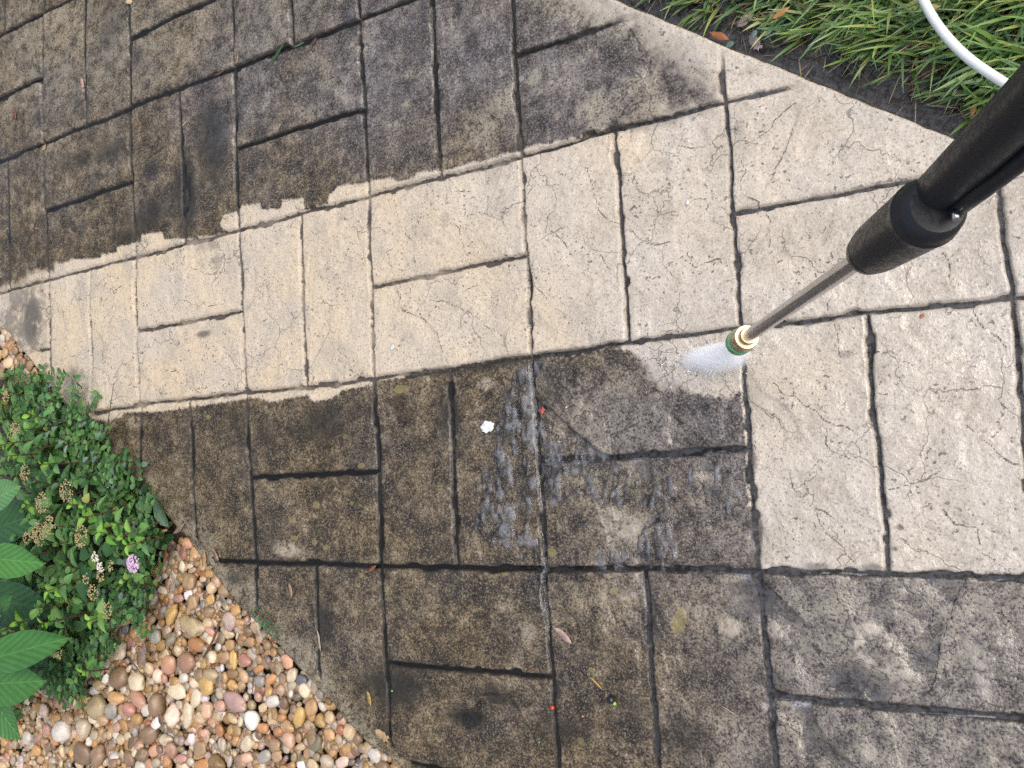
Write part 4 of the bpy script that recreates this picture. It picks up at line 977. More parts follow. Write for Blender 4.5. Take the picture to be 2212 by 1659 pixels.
# ------------------------------------------------------------------ river pebbles
PB = """1155,375,50,30,80,cream;1262,292,38,22,80,pinkwhite;1210,468,55,45,60,tan;1345,510,40,35,50,paletan;1140,520,35,25,70,orange;1195,553,35,25,0,lilac;1230,598,42,35,20,tan;1130,575,38,24,0,pink;1335,583,35,26,20,ochre;1090,675,75,45,75,yellow;1160,645,35,25,60,tanorange;1230,755,85,60,150,olive;990,818,55,45,80,grey;1085,835,48,38,60,olivegrey;1325,665,40,28,30,tan;1470,720,45,42,0,pinkgrey;1500,655,38,30,20,ochre;1565,710,30,25,90,pink;1250,870,60,38,150,orange;1335,845,40,25,140,cream;1450,800,38,30,0,paletan;1330,785,40,22,150,pink;765,905,50,45,30,cream;1195,980,65,50,10,redbrown;1075,1000,70,58,60,salmon;1055,940,40,30,40,paletan;1320,990,36,28,90,tanorange;1405,1020,32,22,110,lilac;1340,1065,55,35,160,olive;1555,975,50,40,150,red;1485,970,82,36,85,yellow;1550,1075,52,38,120,tan;760,1080,60,50,20,brown;875,1105,55,42,10,cream;1130,1170,65,38,165,cream;1195,1320,100,50,90,cream;1105,1325,75,60,60,pinkwhite;880,1220,80,45,130,redbrown;735,1215,55,35,165,tanorange;1480,1130,38,32,0,ochre;1320,1130,55,45,160,yellow;1495,1230,95,45,145,mauve;1785,1165,45,42,90,pinktan;1735,1235,48,35,10,white;1640,1205,42,40,90,pink;1845,1185,32,24,90,white;1940,1165,50,45,150,cream;1985,1270,65,45,80,tanorange;1905,1335,75,45,75,yellow;1605,1350,55,50,0,white;1835,1395,42,40,0,tanorange;1670,1405,42,28,5,orange;1475,1345,48,28,130,paletan;1415,1510,62,45,90,greytan;1495,1480,45,30,80,ochre;1575,1500,60,45,60,cream;1680,1590,60,35,30,grey;1760,1585,45,28,30,tan;1385,1625,55,50,0,brownochre;1455,1620,50,25,85,lightgrey;1310,1460,60,30,85,tan;1265,1440,45,25,80,orange;955,1445,68,60,60,brown;625,1580,75,60,70,brown;535,1560,65,50,160,brown;405,1420,52,52,0,white;535,1400,45,45,0,greytan;625,1270,65,60,30,olive;820,1285,45,38,0,red;995,1370,50,32,50,white;1150,1485,40,35,90,pinkgrey;1215,1475,45,35,90,lilac;1100,1540,35,35,0,redbrown;1150,1600,40,22,0,pink;1275,1535,55,35,20,tan;1260,1580,40,22,10,ochre;910,1570,38,35,0,brown;625,1130,45,30,150,olive;700,1150,32,28,90,cream;600,1165,40,25,10,white;535,1120,35,25,90,brown;870,1350,35,30,0,ochre;1860,1065,55,35,70,cream;1920,1100,35,30,0,slate;1700,975,35,28,90,mauve;1655,905,38,28,90,brown;1700,875,28,28,0,tan;1740,920,30,28,0,tanorange;1610,910,30,28,90,greytan;1640,1030,40,22,30,orange;1650,1105,45,30,0,grey;1720,1095,45,25,40,orange;1585,1135,30,26,90,lightgrey;1665,1160,32,30,90,red;1545,1265,42,40,90,tan;1400,1265,38,32,0,pink;1320,1285,42,38,0,pinktan;1745,1320,55,35,110,brownochre;1680,1340,32,25,90,tan;1790,1340,28,25,0,orange;2165,1420,45,40,90,orangered;2095,1445,45,32,150,tanorange;2080,1620,50,45,0,greytan;2100,1335,40,35,0,paletan;1840,1480,45,45,0,pinktan;1770,1430,35,30,0,orange;1820,1535,32,28,0,cream;1895,1470,45,30,90,tan;1750,1510,40,30,0,tan;1570,1595,40,32,0,pinktan;2125,1530,30,18,0,tan;1980,1560,40,35,90,grey;2010,1590,30,25,0,olive;1280,1640,60,30,0,orange;430,1340,45,30,170,tan;590,1345,28,22,0,cream;650,1350,38,30,0,tan;715,1285,45,40,0,grey;985,1150,40,30,90,tan;945,1155,32,30,90,ochre;930,760,38,30,20,orange;790,710,38,35,30,tan;795,770,25,25,0,slate;975,575,60,40,60,pinkgrey;905,455,60,35,100,orange;1245,355,28,18,10,tan;1215,398,30,16,30,paletan;1185,320,26,18,40,ochre;1260,525,30,24,90,tan;1300,1440,30,24,0,pink;1010,1255,40,60,0,brown;930,1290,48,36,60,lightgrey;1055,1480,45,35,30,cream;1540,830,30,20,0,tanorange;1500,815,32,14,85,cream;1385,885,32,24,60,white;1590,1060,22,18,0,slate;1430,1080,22,30,0,tanorange;1165,1085,34,26,10,white;1110,1110,40,26,160,ochre;1040,1090,40,34,90,salmon;1350,950,26,34,0,cream;1395,940,26,18,40,ochre;1575,1430,30,22,10,tan;1400,1420,28,34,0,orange"""
PCOL = dict(cream=(.56, .47, .33), pinkwhite=(.56, .42, .34), tan=(.36, .235, .125), paletan=(.48, .36, .215), orange=(.40, .185, .065), lilac=(.53, .48, .50), pink=(.50, .275, .21), ochre=(.40, .23, .075), yellow=(.46, .29, .085), tanorange=(.45, .265, .115), olive=(.29, .225, .125), grey=(.26, .245, .21), olivegrey=(.21, .18, .12), pinkgrey=(.38, .285, .245),
            redbrown=(.34, .18, .115), salmon=(.52, .27, .165), red=(.37, .17, .13), brown=(.23, .145, .085), mauve=(.33, .205, .185), white=(.60, .57, .52), pinktan=(.46, .29, .195), greytan=(.36, .30, .225), brownochre=(.27, .165, .065), lightgrey=(.46, .43, .38), slate=(.085, .095, .115), orangered=(.47, .15, .07))
for k_ in PCOL:
    c_ = np.array(PCOL[k_]); PCOL[k_] = tuple(c_ * .86 + .14 * c_.mean() * np.array([1.2, 1.0, .75]) + .006)
PNAME = dict(pinkwhite='pinkish white', paletan='pale tan', tanorange='orange tan', olivegrey='olive grey', pinkgrey='pinkish grey', redbrown='reddish brown', pinktan='pinkish tan', greytan='greyish tan', brownochre='ochre brown', lightgrey='light grey', slate='dark slate', orangered='orange red', yellow='ochre yellow', lilac='pale lilac', olive='olive tan')

def pebble_mesh(seed, sub, rough):
    bm = bmesh.new(); bmesh.ops.create_icosphere(bm, subdivisions=sub, radius=1.0)
    o_ = Vector((seed * 3.7, seed * 1.3, 0))
    for v in bm.verts:
        n_ = mnoise.noise(v.co * 0.9 + o_) * rough + mnoise.noise(v.co * 2.2 + o_) * rough * 0.45
        # river pebbles: flattened super-ellipsoid
        v.co = v.co * (1 + n_)
        if seed % 3 == 1: v.co.x = math.copysign(abs(v.co.x) ** .8, v.co.x); v.co.y = math.copysign(abs(v.co.y) ** .8, v.co.y)
    me = bpy.data.meshes.new('pebble'); bm.to_mesh(me); bm.free()
    for p_ in me.polygons: p_.use_smooth = True
    me.materials.append(M['pebble']); return me
PM = [pebble_mesh(k, 3, 0.20 + 0.09 * (k % 4)) for k in range(12)]
PMs = []
for k in range(6):
    m_ = pebble_mesh(k + 20, 2, 0.16); v_ = np.array([v.co for v in m_.vertices]); f_ = np.array([p_.vertices[:] for p_ in m_.polygons]); PMs.append((v_, f_)); bpy.data.meshes.remove(m_)

PEB = []      # x, y, z, a, b, c, angle, colour name
for ent in PB.split(';'):
    f = ent.split(','); gx, gy, a, b_, ang = map(float, f[:5])
    c0, c1 = q('G', (gx, gy), (gx + a * math.cos(R_(ang)), gy + a * -math.sin(R_(ang))))
    z = -0.012
    p0 = pix(*c0, z); p1 = pix(*c1, z)
    la = max(np.linalg.norm(p1 - p0), .006) * .82; lb = la * b_ / a
    an = math.atan2(p1[1] - p0[1], p1[0] - p0[0])
    PEB.append([p0[0], p0[1], -0.018 + lb * .35, la, lb, lb * random.uniform(.62, .8), an, f[5], True])
BEDP = [(-60, 1560), (0, 1540), (110, 1470), (190, 1400), (235, 1330), (290, 1260), (340, 1215), (375, 1165), (402, 1170), (455, 1238), (505, 1300), (560, 1360), (625, 1428), (700, 1510), (740, 1565), (800, 1618), (870, 1665), (960, 1740), (960, 1850), (-60, 1850)]
BED = pixs(BEDP, -0.012)
STRIP = pixs([(-90, 610), (0, 704), (65, 790), (112, 855), (170, 900), (140, 930), (60, 840), (0, 810), (-90, 800)], -0.012)
names = list(PCOL); wts = np.array([11, 3, 14, 11, 6, 2, 2, 10, 5, 8, 8, 3, 2, 2, 2, 1, .8, 6, 1.5, 5, 4, 9, 7, 4, 1, .8], float); wts /= wts.sum()
def fill(poly, n, rmin, rmax, sep, rs_):
    """dart throwing of smaller pebbles between the traced ones"""
    new = []
    for k in range(n):
        lo = poly.min(0); hi = poly.max(0)
        p_ = lo + (hi - lo) * rs_.random(2)
        if not inside(p_[:1], p_[1:], poly)[0]: continue
        a = rs_.uniform(rmin, rmax) * (1.25 if rs_.random() < .15 else 1); b_ = a * rs_.uniform(.6, .95)
        ok2 = True
        for e in PEB + new:
            d = math.hypot(p_[0] - e[0], p_[1] - e[1])
            if d < sep * (0.5 * (a + b_) + 0.5 * (e[3] + e[4])): ok2 = False; break
        pe_ = -poly_sd(p_[:1], p_[1:], PATH)[0]
        if not ok2 or pe_ < a * .75: continue
        new.append([p_[0], p_[1], -0.020 + b_ * .35, a, b_, b_ * rs_.uniform(.6, .8), rs_.uniform(0, 3.14), names[rs_.choice(len(names), p=wts)], False])
    return new
r2 = np.random.default_rng(11)
f1 = fill(BED, 3200, .0085, .0150, .82, r2); PEB += f1
f2 = fill(STRIP, 700, .010, .017, .9, r2); PEB += f2
f3 = fill(BED, 3600, .0062, .0105, .74, r2)
PEB += f3
# the largest 300 in view are things, the rest one mass
inview = []
for e in PEB:
    Y = RC @ (np.array(e[:3]) - CAM); px, py = PW / 2 + PF * Y[0] / Y[2], PH / 2 + PF * Y[1] / Y[2]
    vis = -20 < px < PW + 20 and -20 < py < PH + 20
    inview.append((e[3] * e[4] if vis else -1, px, py))
order = sorted(range(len(PEB)), key=lambda k: -inview[k][0])
big = set([k for k in order[:290] if inview[k][0] > 0])
bigl = sorted(big, key=lambda k: -inview[k][0])
def cname(e): return PNAME.get(e[7], e[7])
seen = {}
for n_, k in enumerate(bigl):
    e = PEB[k]
    o = bpy.data.objects.new('pebble', PM[n_ % len(PM)]); col.objects.link(o)
    o.location = (e[0], e[1], e[2]); o.scale = (e[3], e[4], e[5]); o.rotation_euler = (random.uniform(-.15, .15), random.uniform(-.15, .15), e[6])
    c = np.minimum(np.array(PCOL[e[7]]) * random.uniform(.85, 1.45), .80); o.color = tuple(c) + (1,)
    size = 'large' if e[3] > .024 else ('medium' if e[3] > .014 else 'small')
    shp = 'long' if e[3] / e[4] > 1.7 else ('round' if e[3] / e[4] < 1.18 else 'oval')
    # nearest bigger neighbours
    nb = sorted([b2 for b2 in bigl if b2 != k and inview[b2][0] > inview[k][0] * .8], key=lambda b2: (PEB[b2][0] - e[0]) ** 2 + (PEB[b2][1] - e[1]) ** 2)[:2]
    px, py = inview[k][1:]
    if nb:
        b2 = nb[0]; dx = px - inview[b2][1]; dy = py - inview[b2][2]
        rel = ('right of' if dx > 0 else 'left of') if abs(dx) > abs(dy) else ('below' if dy > 0 else 'above')
        lab = '%s %s %s pebble just %s a %s one' % (size, cname(e), shp, rel, cname(PEB[b2]))
    else: lab = '%s %s %s pebble, biggest in the gravel bed' % (size, cname(e), shp)
    pe_ = -poly_sd(np.array([e[0]]), np.array([e[1]]), PATH)[0]
    zone = 'at the path edge' if pe_ < .05 else ('under the shrub fringe' if poly_sd(np.array([px]), np.array([py]), SH)[0] > -45 else ('near the bottom of the photo' if py > 1500 else 'in the open gravel'))
    lab += ', ' + zone
    if lab in seen and len(nb) > 1: lab = lab.replace(' one,', ' and a %s one,' % cname(PEB[nb[1]]))
    seen[lab] = 1
    lab = ' '.join(lab.split()[:40]) if len(lab.split()) <= 16 else lab.rsplit(',', 1)[0]
    tag(o, lab, 'pebble', 'river pebbles in the gravel bed')
# rest + a lower layer that fills the gaps
low = []
STRIP2 = np.vstack([EB[1] - UD * .12, EB[1] - UD * 1.5, EB[1] - UD * 1.5 - NRM * .35, EB[1] - UD * .12 - NRM * .35])
for poly, n in ((BED, 3400), (STRIP, 420), (STRIP2, 1500)):
    for p_ in scatter(poly, n, r2):
        if -poly_sd(p_[:1], p_[1:], PATH)[0] < .004: continue
        a = r2.uniform(.006, .014); b_ = a * r2.uniform(.6, .95)
        low.append([p_[0], p_[1], -0.030 + r2.uniform(0, .009), a, b_, b_ * .7, r2.uniform(0, 3.14), names[r2.choice(len(names), p=wts)], False])
Vs, Fs, Cs, n0 = [], [], [], 0
for e in [PEB[k] for k in range(len(PEB)) if k not in big] + low:
    v, f = PMs[r2.integers(0, len(PMs))]
    ca, sa = math.cos(e[6]), math.sin(e[6]); tx = r2.uniform(-.3, .3)
    vv = v * np.array([e[3], e[4], e[5]]); vv = np.c_[vv[:, 0] * ca - vv[:, 1] * sa, vv[:, 0] * sa + vv[:, 1] * ca, vv[:, 2] + tx * vv[:, 0]] + np.array(e[:3])
    Vs.append(vv); Fs.append(f + n0); n0 += len(v); Cs.append(np.repeat([np.array(PCOL[e[7]]) * r2.uniform(.75, 1.15)], len(v), 0))
me = mesh_np('gravel', np.vstack(Vs), np.vstack(Fs)); cattr(me, 'tint', np.vstack(Cs))
o = add('gravel', me, M['pebblev']); o['kind'] = 'stuff'; o['label'] = 'small mixed gravel filling the gaps between the river pebbles'; o['category'] = 'gravel'

# ------------------------------------------------------------------ pressure washer lance
N0 = dep(1603, 735, .99); A0 = dep(1872, 550, .62)
AX = Vector(A0 - N0).normalized()
def axp(s): return Vector(N0) + AX * s
sFront = np.linalg.norm(A0 - N0)
def lathe(name, prof, material, parent, o0, ax, nseg=40, hexfrom=None, loc0=(0, 0, 0)):
    """prof: (distance along the axis, radius, flag: hexagonal)"""
    x = Vector((0, 0, 1)).cross(ax).normalized(); y = ax.cross(x)
    V, F = [], []
    for (s, r, hx) in prof:
        for k in range(nseg):
            th = 2 * math.pi * k / nseg
            rr = r
            if hx:
                t6 = ((th + math.pi / 6) % (math.pi / 3)) - math.pi / 6
                rr = min(r, r * .90 / math.cos(t6))
            p_ = o0 + ax * s + (x * math.cos(th) + y * math.sin(th)) * rr - Vector(loc0)
            V.append(tuple(p_))
    m_ = len(prof)
    for i in range(m_ - 1):
        for k in range(nseg):
            F.append((i * nseg + k, (i + 1) * nseg + k, (i + 1) * nseg + (k + 1) % nseg, i * nseg + (k + 1) % nseg))
    me = mesh_np(name, np.array(V), np.array(F))
    o = add(name, me, material, parent)
    bm = bmesh.new(); bm.from_mesh(me)
    for i in (0, m_ - 1):
        bm.verts.ensure_lookup_table(); bm.faces.new([bm.verts[i * nseg + k] for k in range(nseg)])
    bmesh.ops.recalc_face_normals(bm, faces=bm.faces); bm.to_mesh(me); bm.free()
    for p_ in me.polygons: p_.use_smooth = len(p_.vertices) == 4
    me.set_sharp_from_angle(angle=R_(38))
    return o
wand = empty('pressure_washer_lance', tuple(N0))
tag(wand, 'pressure washer lance with black grip, steel tube and green nozzle tip over the path', 'pressure washer')
L0 = tuple(N0)
O = Vector(N0)
nz_ = lathe('nozzle', [(-.024, .0035, 0), (-.024, .0070, 0), (-.021, .0105, 0), (-.018, .0148, 0), (-.0048, .0150, 0), (-.0036, .0105, 0), (.004, .0105, 0)], M['green'], wand, O, AX, 36, loc0=L0); nz_['label'] = 'green plastic nozzle tip'
cp = lathe('coupler', [(-.0005, .0100, 0), (-.0005, .0136, 0), (.0018, .0142, 0), (.0052, .0142, 0), (.0066, .0136, 0), (.0066, .0118, 0), (.0092, .0118, 0), (.0092, .0136, 0), (.0104, .0140, 1), (.0215, .0140, 1), (.0226, .0128, 0), (.0226, .0098, 0), (.030, .0094, 0), (.032, .0086, 0), (.032, .0066, 0)], M['brass'], wand, O, AX, 48, loc0=L0); cp['label'] = 'plated brass quick coupler'
lathe('seal_ring', [(.0068, .0112, 0), (.0068, .0128, 0), (.0088, .0128, 0), (.0088, .0112, 0)], M['oring'], cp, O, AX, 40, loc0=L0)
lathe('seal_ring', [(-.0030, .0100, 0), (-.0030, .0134, 0), (-.0008, .0134, 0), (-.0008, .0100, 0)], M['oring'], cp, O, AX, 40, loc0=L0)
sh = lathe('tube', [(.025, .0068, 0), (.10, .0068, 0), (.2, .0068, 0), (.3, .0068, 0), (sFront + .03, .0068, 0)], M['steel'], wand, O, AX, 32, loc0=L0)
g0 = sFront
gr = lathe('grip', [(g0 + .004, 0.0076, 0), (g0 + .0005, 0.0101, 0), (g0, 0.0133, 0), (g0 + .002, 0.0151, 0), (g0 + .008, 0.0161, 0), (g0 + .0125, 0.0163, 0), (g0 + .0135, 0.0159, 0), (g0 + .0145, 0.0172, 0), (g0 + .024, 0.0182, 0), (g0 + .05, 0.0193, 0), (g0 + .085, 0.0207, 0), (g0 + .092, 0.0209, 0), (g0 + .0935, 0.0213, 0), (g0 + .0955, 0.0213, 0), (g0 + .097, 0.0205, 0), (g0 + .100, 0.0201, 0), (g0 + .106, 0.0189, 0), (g0 + .110, 0.0159, 0)], M['black'], wand, O, AX, 56, loc0=L0); gr['label'] = 'black rubber sleeve'
# body of the gun: a thick tube leaving the sleeve a little off its axis, and the guard bar beside it
def onaxis(s, D, r): return dep(D[0], D[1], s)
b0 = axp(g0 + .095); b0n = np.array(b0)
d0 = (RC @ (b0n - CAM))[2]
bend = [(2012, 428, d0), (2070, 372, d0 - .04), (2150, 292, d0 - .085), (2250, 190, d0 - .13), (2340, 90, d0 - .165), (2440, -30, d0 - .19)]
pts = [Vector(b0) - AX * .01] + [Vector(dep(*b_)) for b_ in bend]
def smooth_path(pts, n=24):
    out = []
    P_ = [pts[0]] + list(pts) + [pts[-1]]
    for i in range(1, len(P_) - 2):
        for k in range(n):
            t = k / n; p0, p1, p2, p3 = P_[i - 1], P_[i], P_[i + 1], P_[i + 2]
            out.append(0.5 * ((2 * p1) + (p2 - p0) * t + (2 * p0 - 5 * p1 + 4 * p2 - p3) * t * t + (3 * p1 - p0 - 3 * p2 + p3) * t ** 3))
    out.append(pts[-1]); return out
def tube_obj(name, pts, rad, material, parent, nseg=28, loc0=(0, 0, 0)):
    V, F = tube([tuple(p_ - Vector(loc0)) for p_ in pts], rad, nseg)
    me = mesh_np(name, np.array(V), np.array(F)); bm = bmesh.new(); bm.from_mesh(me); bm.verts.ensure_lookup_table()
    n_ = len(pts)
    for i in (0, n_ - 1): bm.faces.new([bm.verts[i * nseg + k] for k in range(nseg)])
    bmesh.ops.recalc_face_normals(bm, faces=bm.faces); bm.to_mesh(me); bm.free()
    return add(name, me, material, parent)
sp_ = smooth_path(pts, 10)
bd = tube_obj('handle_body', sp_, [.0123 + .0012 * min(1, k / 20) for k in range(len(sp_))], M['black'], wand, 40, L0)
gpts = [(2048, 472, d0 - .002), (2070, 451, d0 - .02), (2110, 420, d0 - .045), (2160, 382, d0 - .065), (2232, 326, d0 - .092), (2330, 248, d0 - .12)]
gs = smooth_path([Vector(dep(*b_)) for b_ in gpts], 8)
gd = tube_obj('guard_bar', gs, [.0046 + .0012 * k / len(gs) for k in range(len(gs))], M['black'], wand, 20, L0)
pp = Vector(dep(2062, 456, d0 - .026)); pq = Vector(dep(2066, 474, d0 - .028))
pin = tube_obj('pin', [pp + (pp - pq) * .1, pp * .5 + pq * .5, pq], [.0021, .0021, .0021], M['chrome'], gd, 14, L0)

# ------------------------------------------------------------------ white hose over the grass
hp = [(1900, -260, .05), (1945, -120, .05), (1990, -10, .05), (2030, 60, .052), (2090, 124, .055), (2180, 186, .058), (2300, 262, .055), (2450, 350, .05)]
hs_ = smooth_path([Vector(pix(x, y, z)) for x, y, z in hp], 12)
ho = tube_obj('hose', hs_, [.0053] * len(hs_), M['hose'], None, 24)
tag(ho, 'smooth white hose curving over the lawn behind the black grip', 'hose')

# ------------------------------------------------------------------ water spray: a flat fan of mist from the nozzle to the paving
tipN = O - AX * .022
base_px = [(1560, 742), (1524, 753), (1490, 768), (1470, 780), (1488, 792), (1520, 800), (1550, 808), (1578, 811), (1602, 806), (1618, 790), (1622, 768), (1612, 748), (1590, 738)]
bl = [Vector(pix(x, y, 0.004)) for x, y in base_px]
ce = Vector(pix(1538, 778, .004))
fa = (Vector(pix(1616, 772, .004)) - Vector(pix(1472, 781, .004))); FA_ = fa.length / 2 * 1.10; fa.normalize()
fb = Vector((-fa.y, fa.x, 0)); FB_ = (Vector(pix(1550, 808, .004)) - Vector(pix(1546, 745, .004))).length / 2
zt = tipN.z
m = mat('spray_mist'); b = NB(m); P = b.pos()
al = b.attr('veil')
st1 = b.noise(P, 260, 3, 0.6); st2 = b.noise(P, 45, 2)
df = b.n('ShaderNodeBsdfDiffuse'); df.inputs[0].default_value = rgb(0.95, 0.97, 1.0)
tl = b.n('ShaderNodeBsdfTranslucent'); tl.inputs[0].default_value = rgb(0.95, 0.97, 1.0)
m1 = b.n('ShaderNodeMixShader'); m1.inputs[0].default_value = 0.4; b.link(df.outputs[0], m1.inputs[1]); b.link(tl.outputs[0], m1.inputs[2])
tr = b.n('ShaderNodeBsdfTransparent')
aa = b.math('MULTIPLY', al, b.ramp(b.math('ADD', b.math('MULTIPLY', st1, 0.5), b.math('MULTIPLY', st2, 0.5)), 0.30, 0.56, 0.35, 1.0))
m2 = b.n('ShaderNodeMixShader'); b.link(aa, m2.inputs[0]); b.link(tr.outputs[0], m2.inputs[1]); b.link(m1.outputs[0], m2.inputs[2])
b.out(m2.outputs[0])
M['mist'] = m
# drifts of fine drops: level slices through the fan, thin at the rim and dense along its middle
Vs, Fs, As, n0 = [], [], [], 0
NK, NR, NS = 36, 8, 18
for i in range(NS):
    t = (i + .6) / NS; vv = [tuple(tipN.lerp(ce, t) + Vector((0, 0, .002)))]; aa_ = [1.0]
    for r in range(1, NR + 1):
        for k in range(NK):
            a_ = 2 * math.pi * k / NK; rr_ = r / NR * 1.12
            w_ = (0.15 + .85 * t ** .85) * rr_ * (1 + .16 * mnoise.noise(Vector((math.cos(a_) * 1.6, math.sin(a_) * 1.6, t * 1.5))))
            v = tipN.lerp(ce, t) + (fa * math.cos(a_) * FA_ + fb * math.sin(a_) * FB_) * w_
            v.z += .0025 * mnoise.noise(Vector((a_ * 2, rr_ * 4, t * 9))); v.z = max(v.z, .003)
            vv.append(tuple(v)); aa_.append(max(0, 1 - (r / NR) ** 3.2))
    ff = [(0, 1 + k, 1 + (k + 1) % NK, 0) for k in range(NK)]
    idx = (1 + np.arange(NR * NK)).reshape(NR, NK)
    qq = np.stack([idx[:-1], np.roll(idx[:-1], -1, 1), np.roll(idx[1:], -1, 1), idx[1:]], -1).reshape(-1, 4)
    Vs += vv; Fs.append(qq + n0); n0 += len(vv); As += [x * .40 for x in aa_]
sme = mesh_np('water_spray', np.array(Vs), np.vstack(Fs)); fattr(sme, 'veil', As)
sp = add('water_spray', sme, M['mist'])
sp['kind'] = 'stuff'; sp['label'] = 'white fan of water spray leaving the green nozzle'; sp['category'] = 'spray'
# droplets flung off where the fan meets the paving
bm = bmesh.new()
for k in range(150):
    a_ = random.uniform(0, 6.283); r_ = random.uniform(.75, 1.5)
    p_ = ce + (fa * math.cos(a_) * FA_ + fb * math.sin(a_) * FB_) * r_
    z_ = abs(random.gauss(0, .012)) / max(1, r_ * .8) + .002
    d_ = Vector((p_.x - ce.x, p_.y - ce.y, 0)); 
    if d_.length > 0: d_.normalize()
    rr = random.uniform(.0003, .0008)
    rm_ = frame((d_.x, d_.y, .5)).to_4x4()
    bmesh.ops.create_icosphere(bm, subdivisions=1, radius=rr, matrix=Matrix.Translation((p_.x, p_.y, z_)) @ rm_ @ Matrix.Diagonal((2.2, 1, 1, 1)))
M['drop'] = make_plain('droplet', rgb(.75, .79, .85), .1, 0, .5, .05)
dp = obj_bm('water_droplets', bm, M['drop']); dp['kind'] = 'stuff'; dp['label'] = 'fine water droplets thrown up around the spray'; dp['category'] = 'droplets'

# ------------------------------------------------------------------ litter on the paving
def path_z(x, y): return float(np.clip(ground_h(np.array([x]), np.array([y]))[0], -.004, .004))
def outline_leaf(name, pts, Dc, scale_px, ang, colr, label, cat='leaf', curl=.15, z=None, lift=.0016, material='dry', thick=0.0):
    """flat outline (unit size) laid on the ground at a pixel, gently curled"""
    c = pix(Dc[0], Dc[1], 0.0 if z is None else z)
    pxm = PF / (RC @ (c - CAM))[2]
    S_ = scale_px / pxm
    zz = (path_z(c[0], c[1]) if z is None else z) + lift
    bm = bmesh.new()
    vs = [bm.verts.new((x * S_, y * S_, 0)) for x, y in pts]
    f = bm.faces.new(vs)
    r = bmesh.ops.extrude_face_region(bm, geom=[f]); 
    th = max(.0005, thick)
    for v in r['geom']:
        if isinstance(v, bmesh.types.BMVert): v.co.z += th
    bmesh.ops.triangulate(bm, faces=bm.faces[:])
    bmesh.ops.subdivide_edges(bm, edges=bm.edges[:], cuts=1, use_grid_fill=True)
    for v in bm.verts:
        u = v.co.x / S_; w_ = v.co.y / S_
        v.co.z += S_ * curl * (w_ * w_ * 1.6 + .35 * u * u + .15 * math.sin(4 * u + w_ * 3))
    bmesh.ops.recalc_face_normals(bm, faces=bm.faces)
    o = obj_bm(name, bm, M[material]); o.location = (c[0], c[1], zz); o.rotation_euler = (0, 0, R_(ang)); o.color = tuple(colr) + (1,)
    return tag(o, label, cat)
def ell(a, b_, n=14, lob=0.0, k=5): return [(a * math.cos(t) * (1 + lob * math.sin(k * t)), b_ * math.sin(t) * (1 + lob * math.cos(k * t + 1))) for t in [2 * math.pi * i / n for i in range(n)]]
LANCE = [(-1, 0), (-.6, .22), (0, .34), (.5, .25), (1, 0), (.5, -.22), (0, -.32), (-.6, -.2)]
SLIV = [(-1, 0), (-.4, .12), (.5, .12), (1, .02), (.5, -.10), (-.4, -.10)]
OAK = [(-1, .1), (-.7, .42), (-.3, .5), (0, .42), (.25, .55), (.5, .25), (.75, .42), (.95, .2), (.7, -.02), (.95, -.2), (.6, -.22), (.45, -.5), (.2, -.25), (-.2, -.42), (-.6, -.32)]
BIT = [(-.9, -.3), (-.4, .6), (.3, .5), (.9, .8), (.7, -.1), (.95, -.5), (.1, -.6), (-.3, -.9)]
outline_leaf('fallen_leaf', LANCE, (1220, 1371), 27, -38, (.42, .30, .26), 'curled pinkish tan leaf on the dark paving left of the long upright joint', curl=.45)
outline_leaf('fallen_leaf', SLIV, (1291, 1474), 19, -42, (.50, .31, .09), 'thin yellow leaf sliver above the dark berry')
outline_leaf('fallen_leaf', LANCE, (801, 1507), 17, -75, (.42, .29, .09), 'yellow brown leaf at the left rim of the dark puddle', curl=.3)
outline_leaf('fallen_leaf', OAK, (830, 1587), 22, -20, (.46, .32, .17), 'ragged tan oak leaf near the pebbles at the bottom')
outline_leaf('fallen_leaf', LANCE, (807, 1228), 14, 30, (.22, .09, .045), 'small reddish brown leaf lying on a joint', curl=.4)
outline_leaf('fallen_leaf', LANCE, (630, 1275), 16, -75, (.33, .22, .13), 'narrow tan leaf on the dark paving above the pebbles')
outline_leaf('fallen_leaf', SLIV, (691, 1382), 26, -80, (.38, .31, .22), 'pale dry stalk on the dark paving beside a joint')
outline_leaf('fallen_leaf', LANCE, (466, 1197), 18, -50, (.30, .21, .17), 'greyish brown leaf overhanging the path corner by the pebbles', curl=.35)
outline_leaf('fallen_petals', ell(1, .72, 22, .18, 7), (1055, 922), 17, 10, (.80, .84, .88), 'bright white torn petal lying in the running water', 'petal', curl=.1, material='flower')
outline_leaf('white_chip', BIT, (848, 750), 7, 20, (.72, .78, .80), 'tiny white chip on the clean paving', 'chip', material='flower')
outline_leaf('white_chip', BIT, (1487, 439), 6, 50, (.74, .78, .80), 'tiny white chip on clean paving right of the upper upright joint', 'chip', material='flower')
outline_leaf('red_fragment', BIT, (1171, 887), 8, 40, (.50, .10, .07), 'small red leaf fragment in the wet joint below the clean band', 'fragment')
outline_leaf('red_fragment', BIT, (1993, 683), 6, 10, (.40, .13, .09), 'tiny red brown fragment on the clean paving at the right', 'fragment')
outline_leaf('fallen_leaf', SLIV, (516, 129), 13, 70, (.48, .28, .10), 'orange dry twig piece on a joint in the upper dirty paving')
outline_leaf('fallen_leaf', SLIV, (603, 121), 32, 36, (.05, .13, .05), 'wet dark green curled leaf stuck along the upper slanting joint', curl=.2, material='leaf')
outline_leaf('fallen_leaf', SLIV, (650, 99), 17, 2, (.10, .23, .13), 'light green leaf piece beside the brown scrap on the upper joint', curl=.2, material='leaf')
outline_leaf('fallen_leaf', LANCE, (682, 92), 12, 30, (.09, .055, .03), 'dark brown leaf scrap on the upper slanting joint', curl=.3)
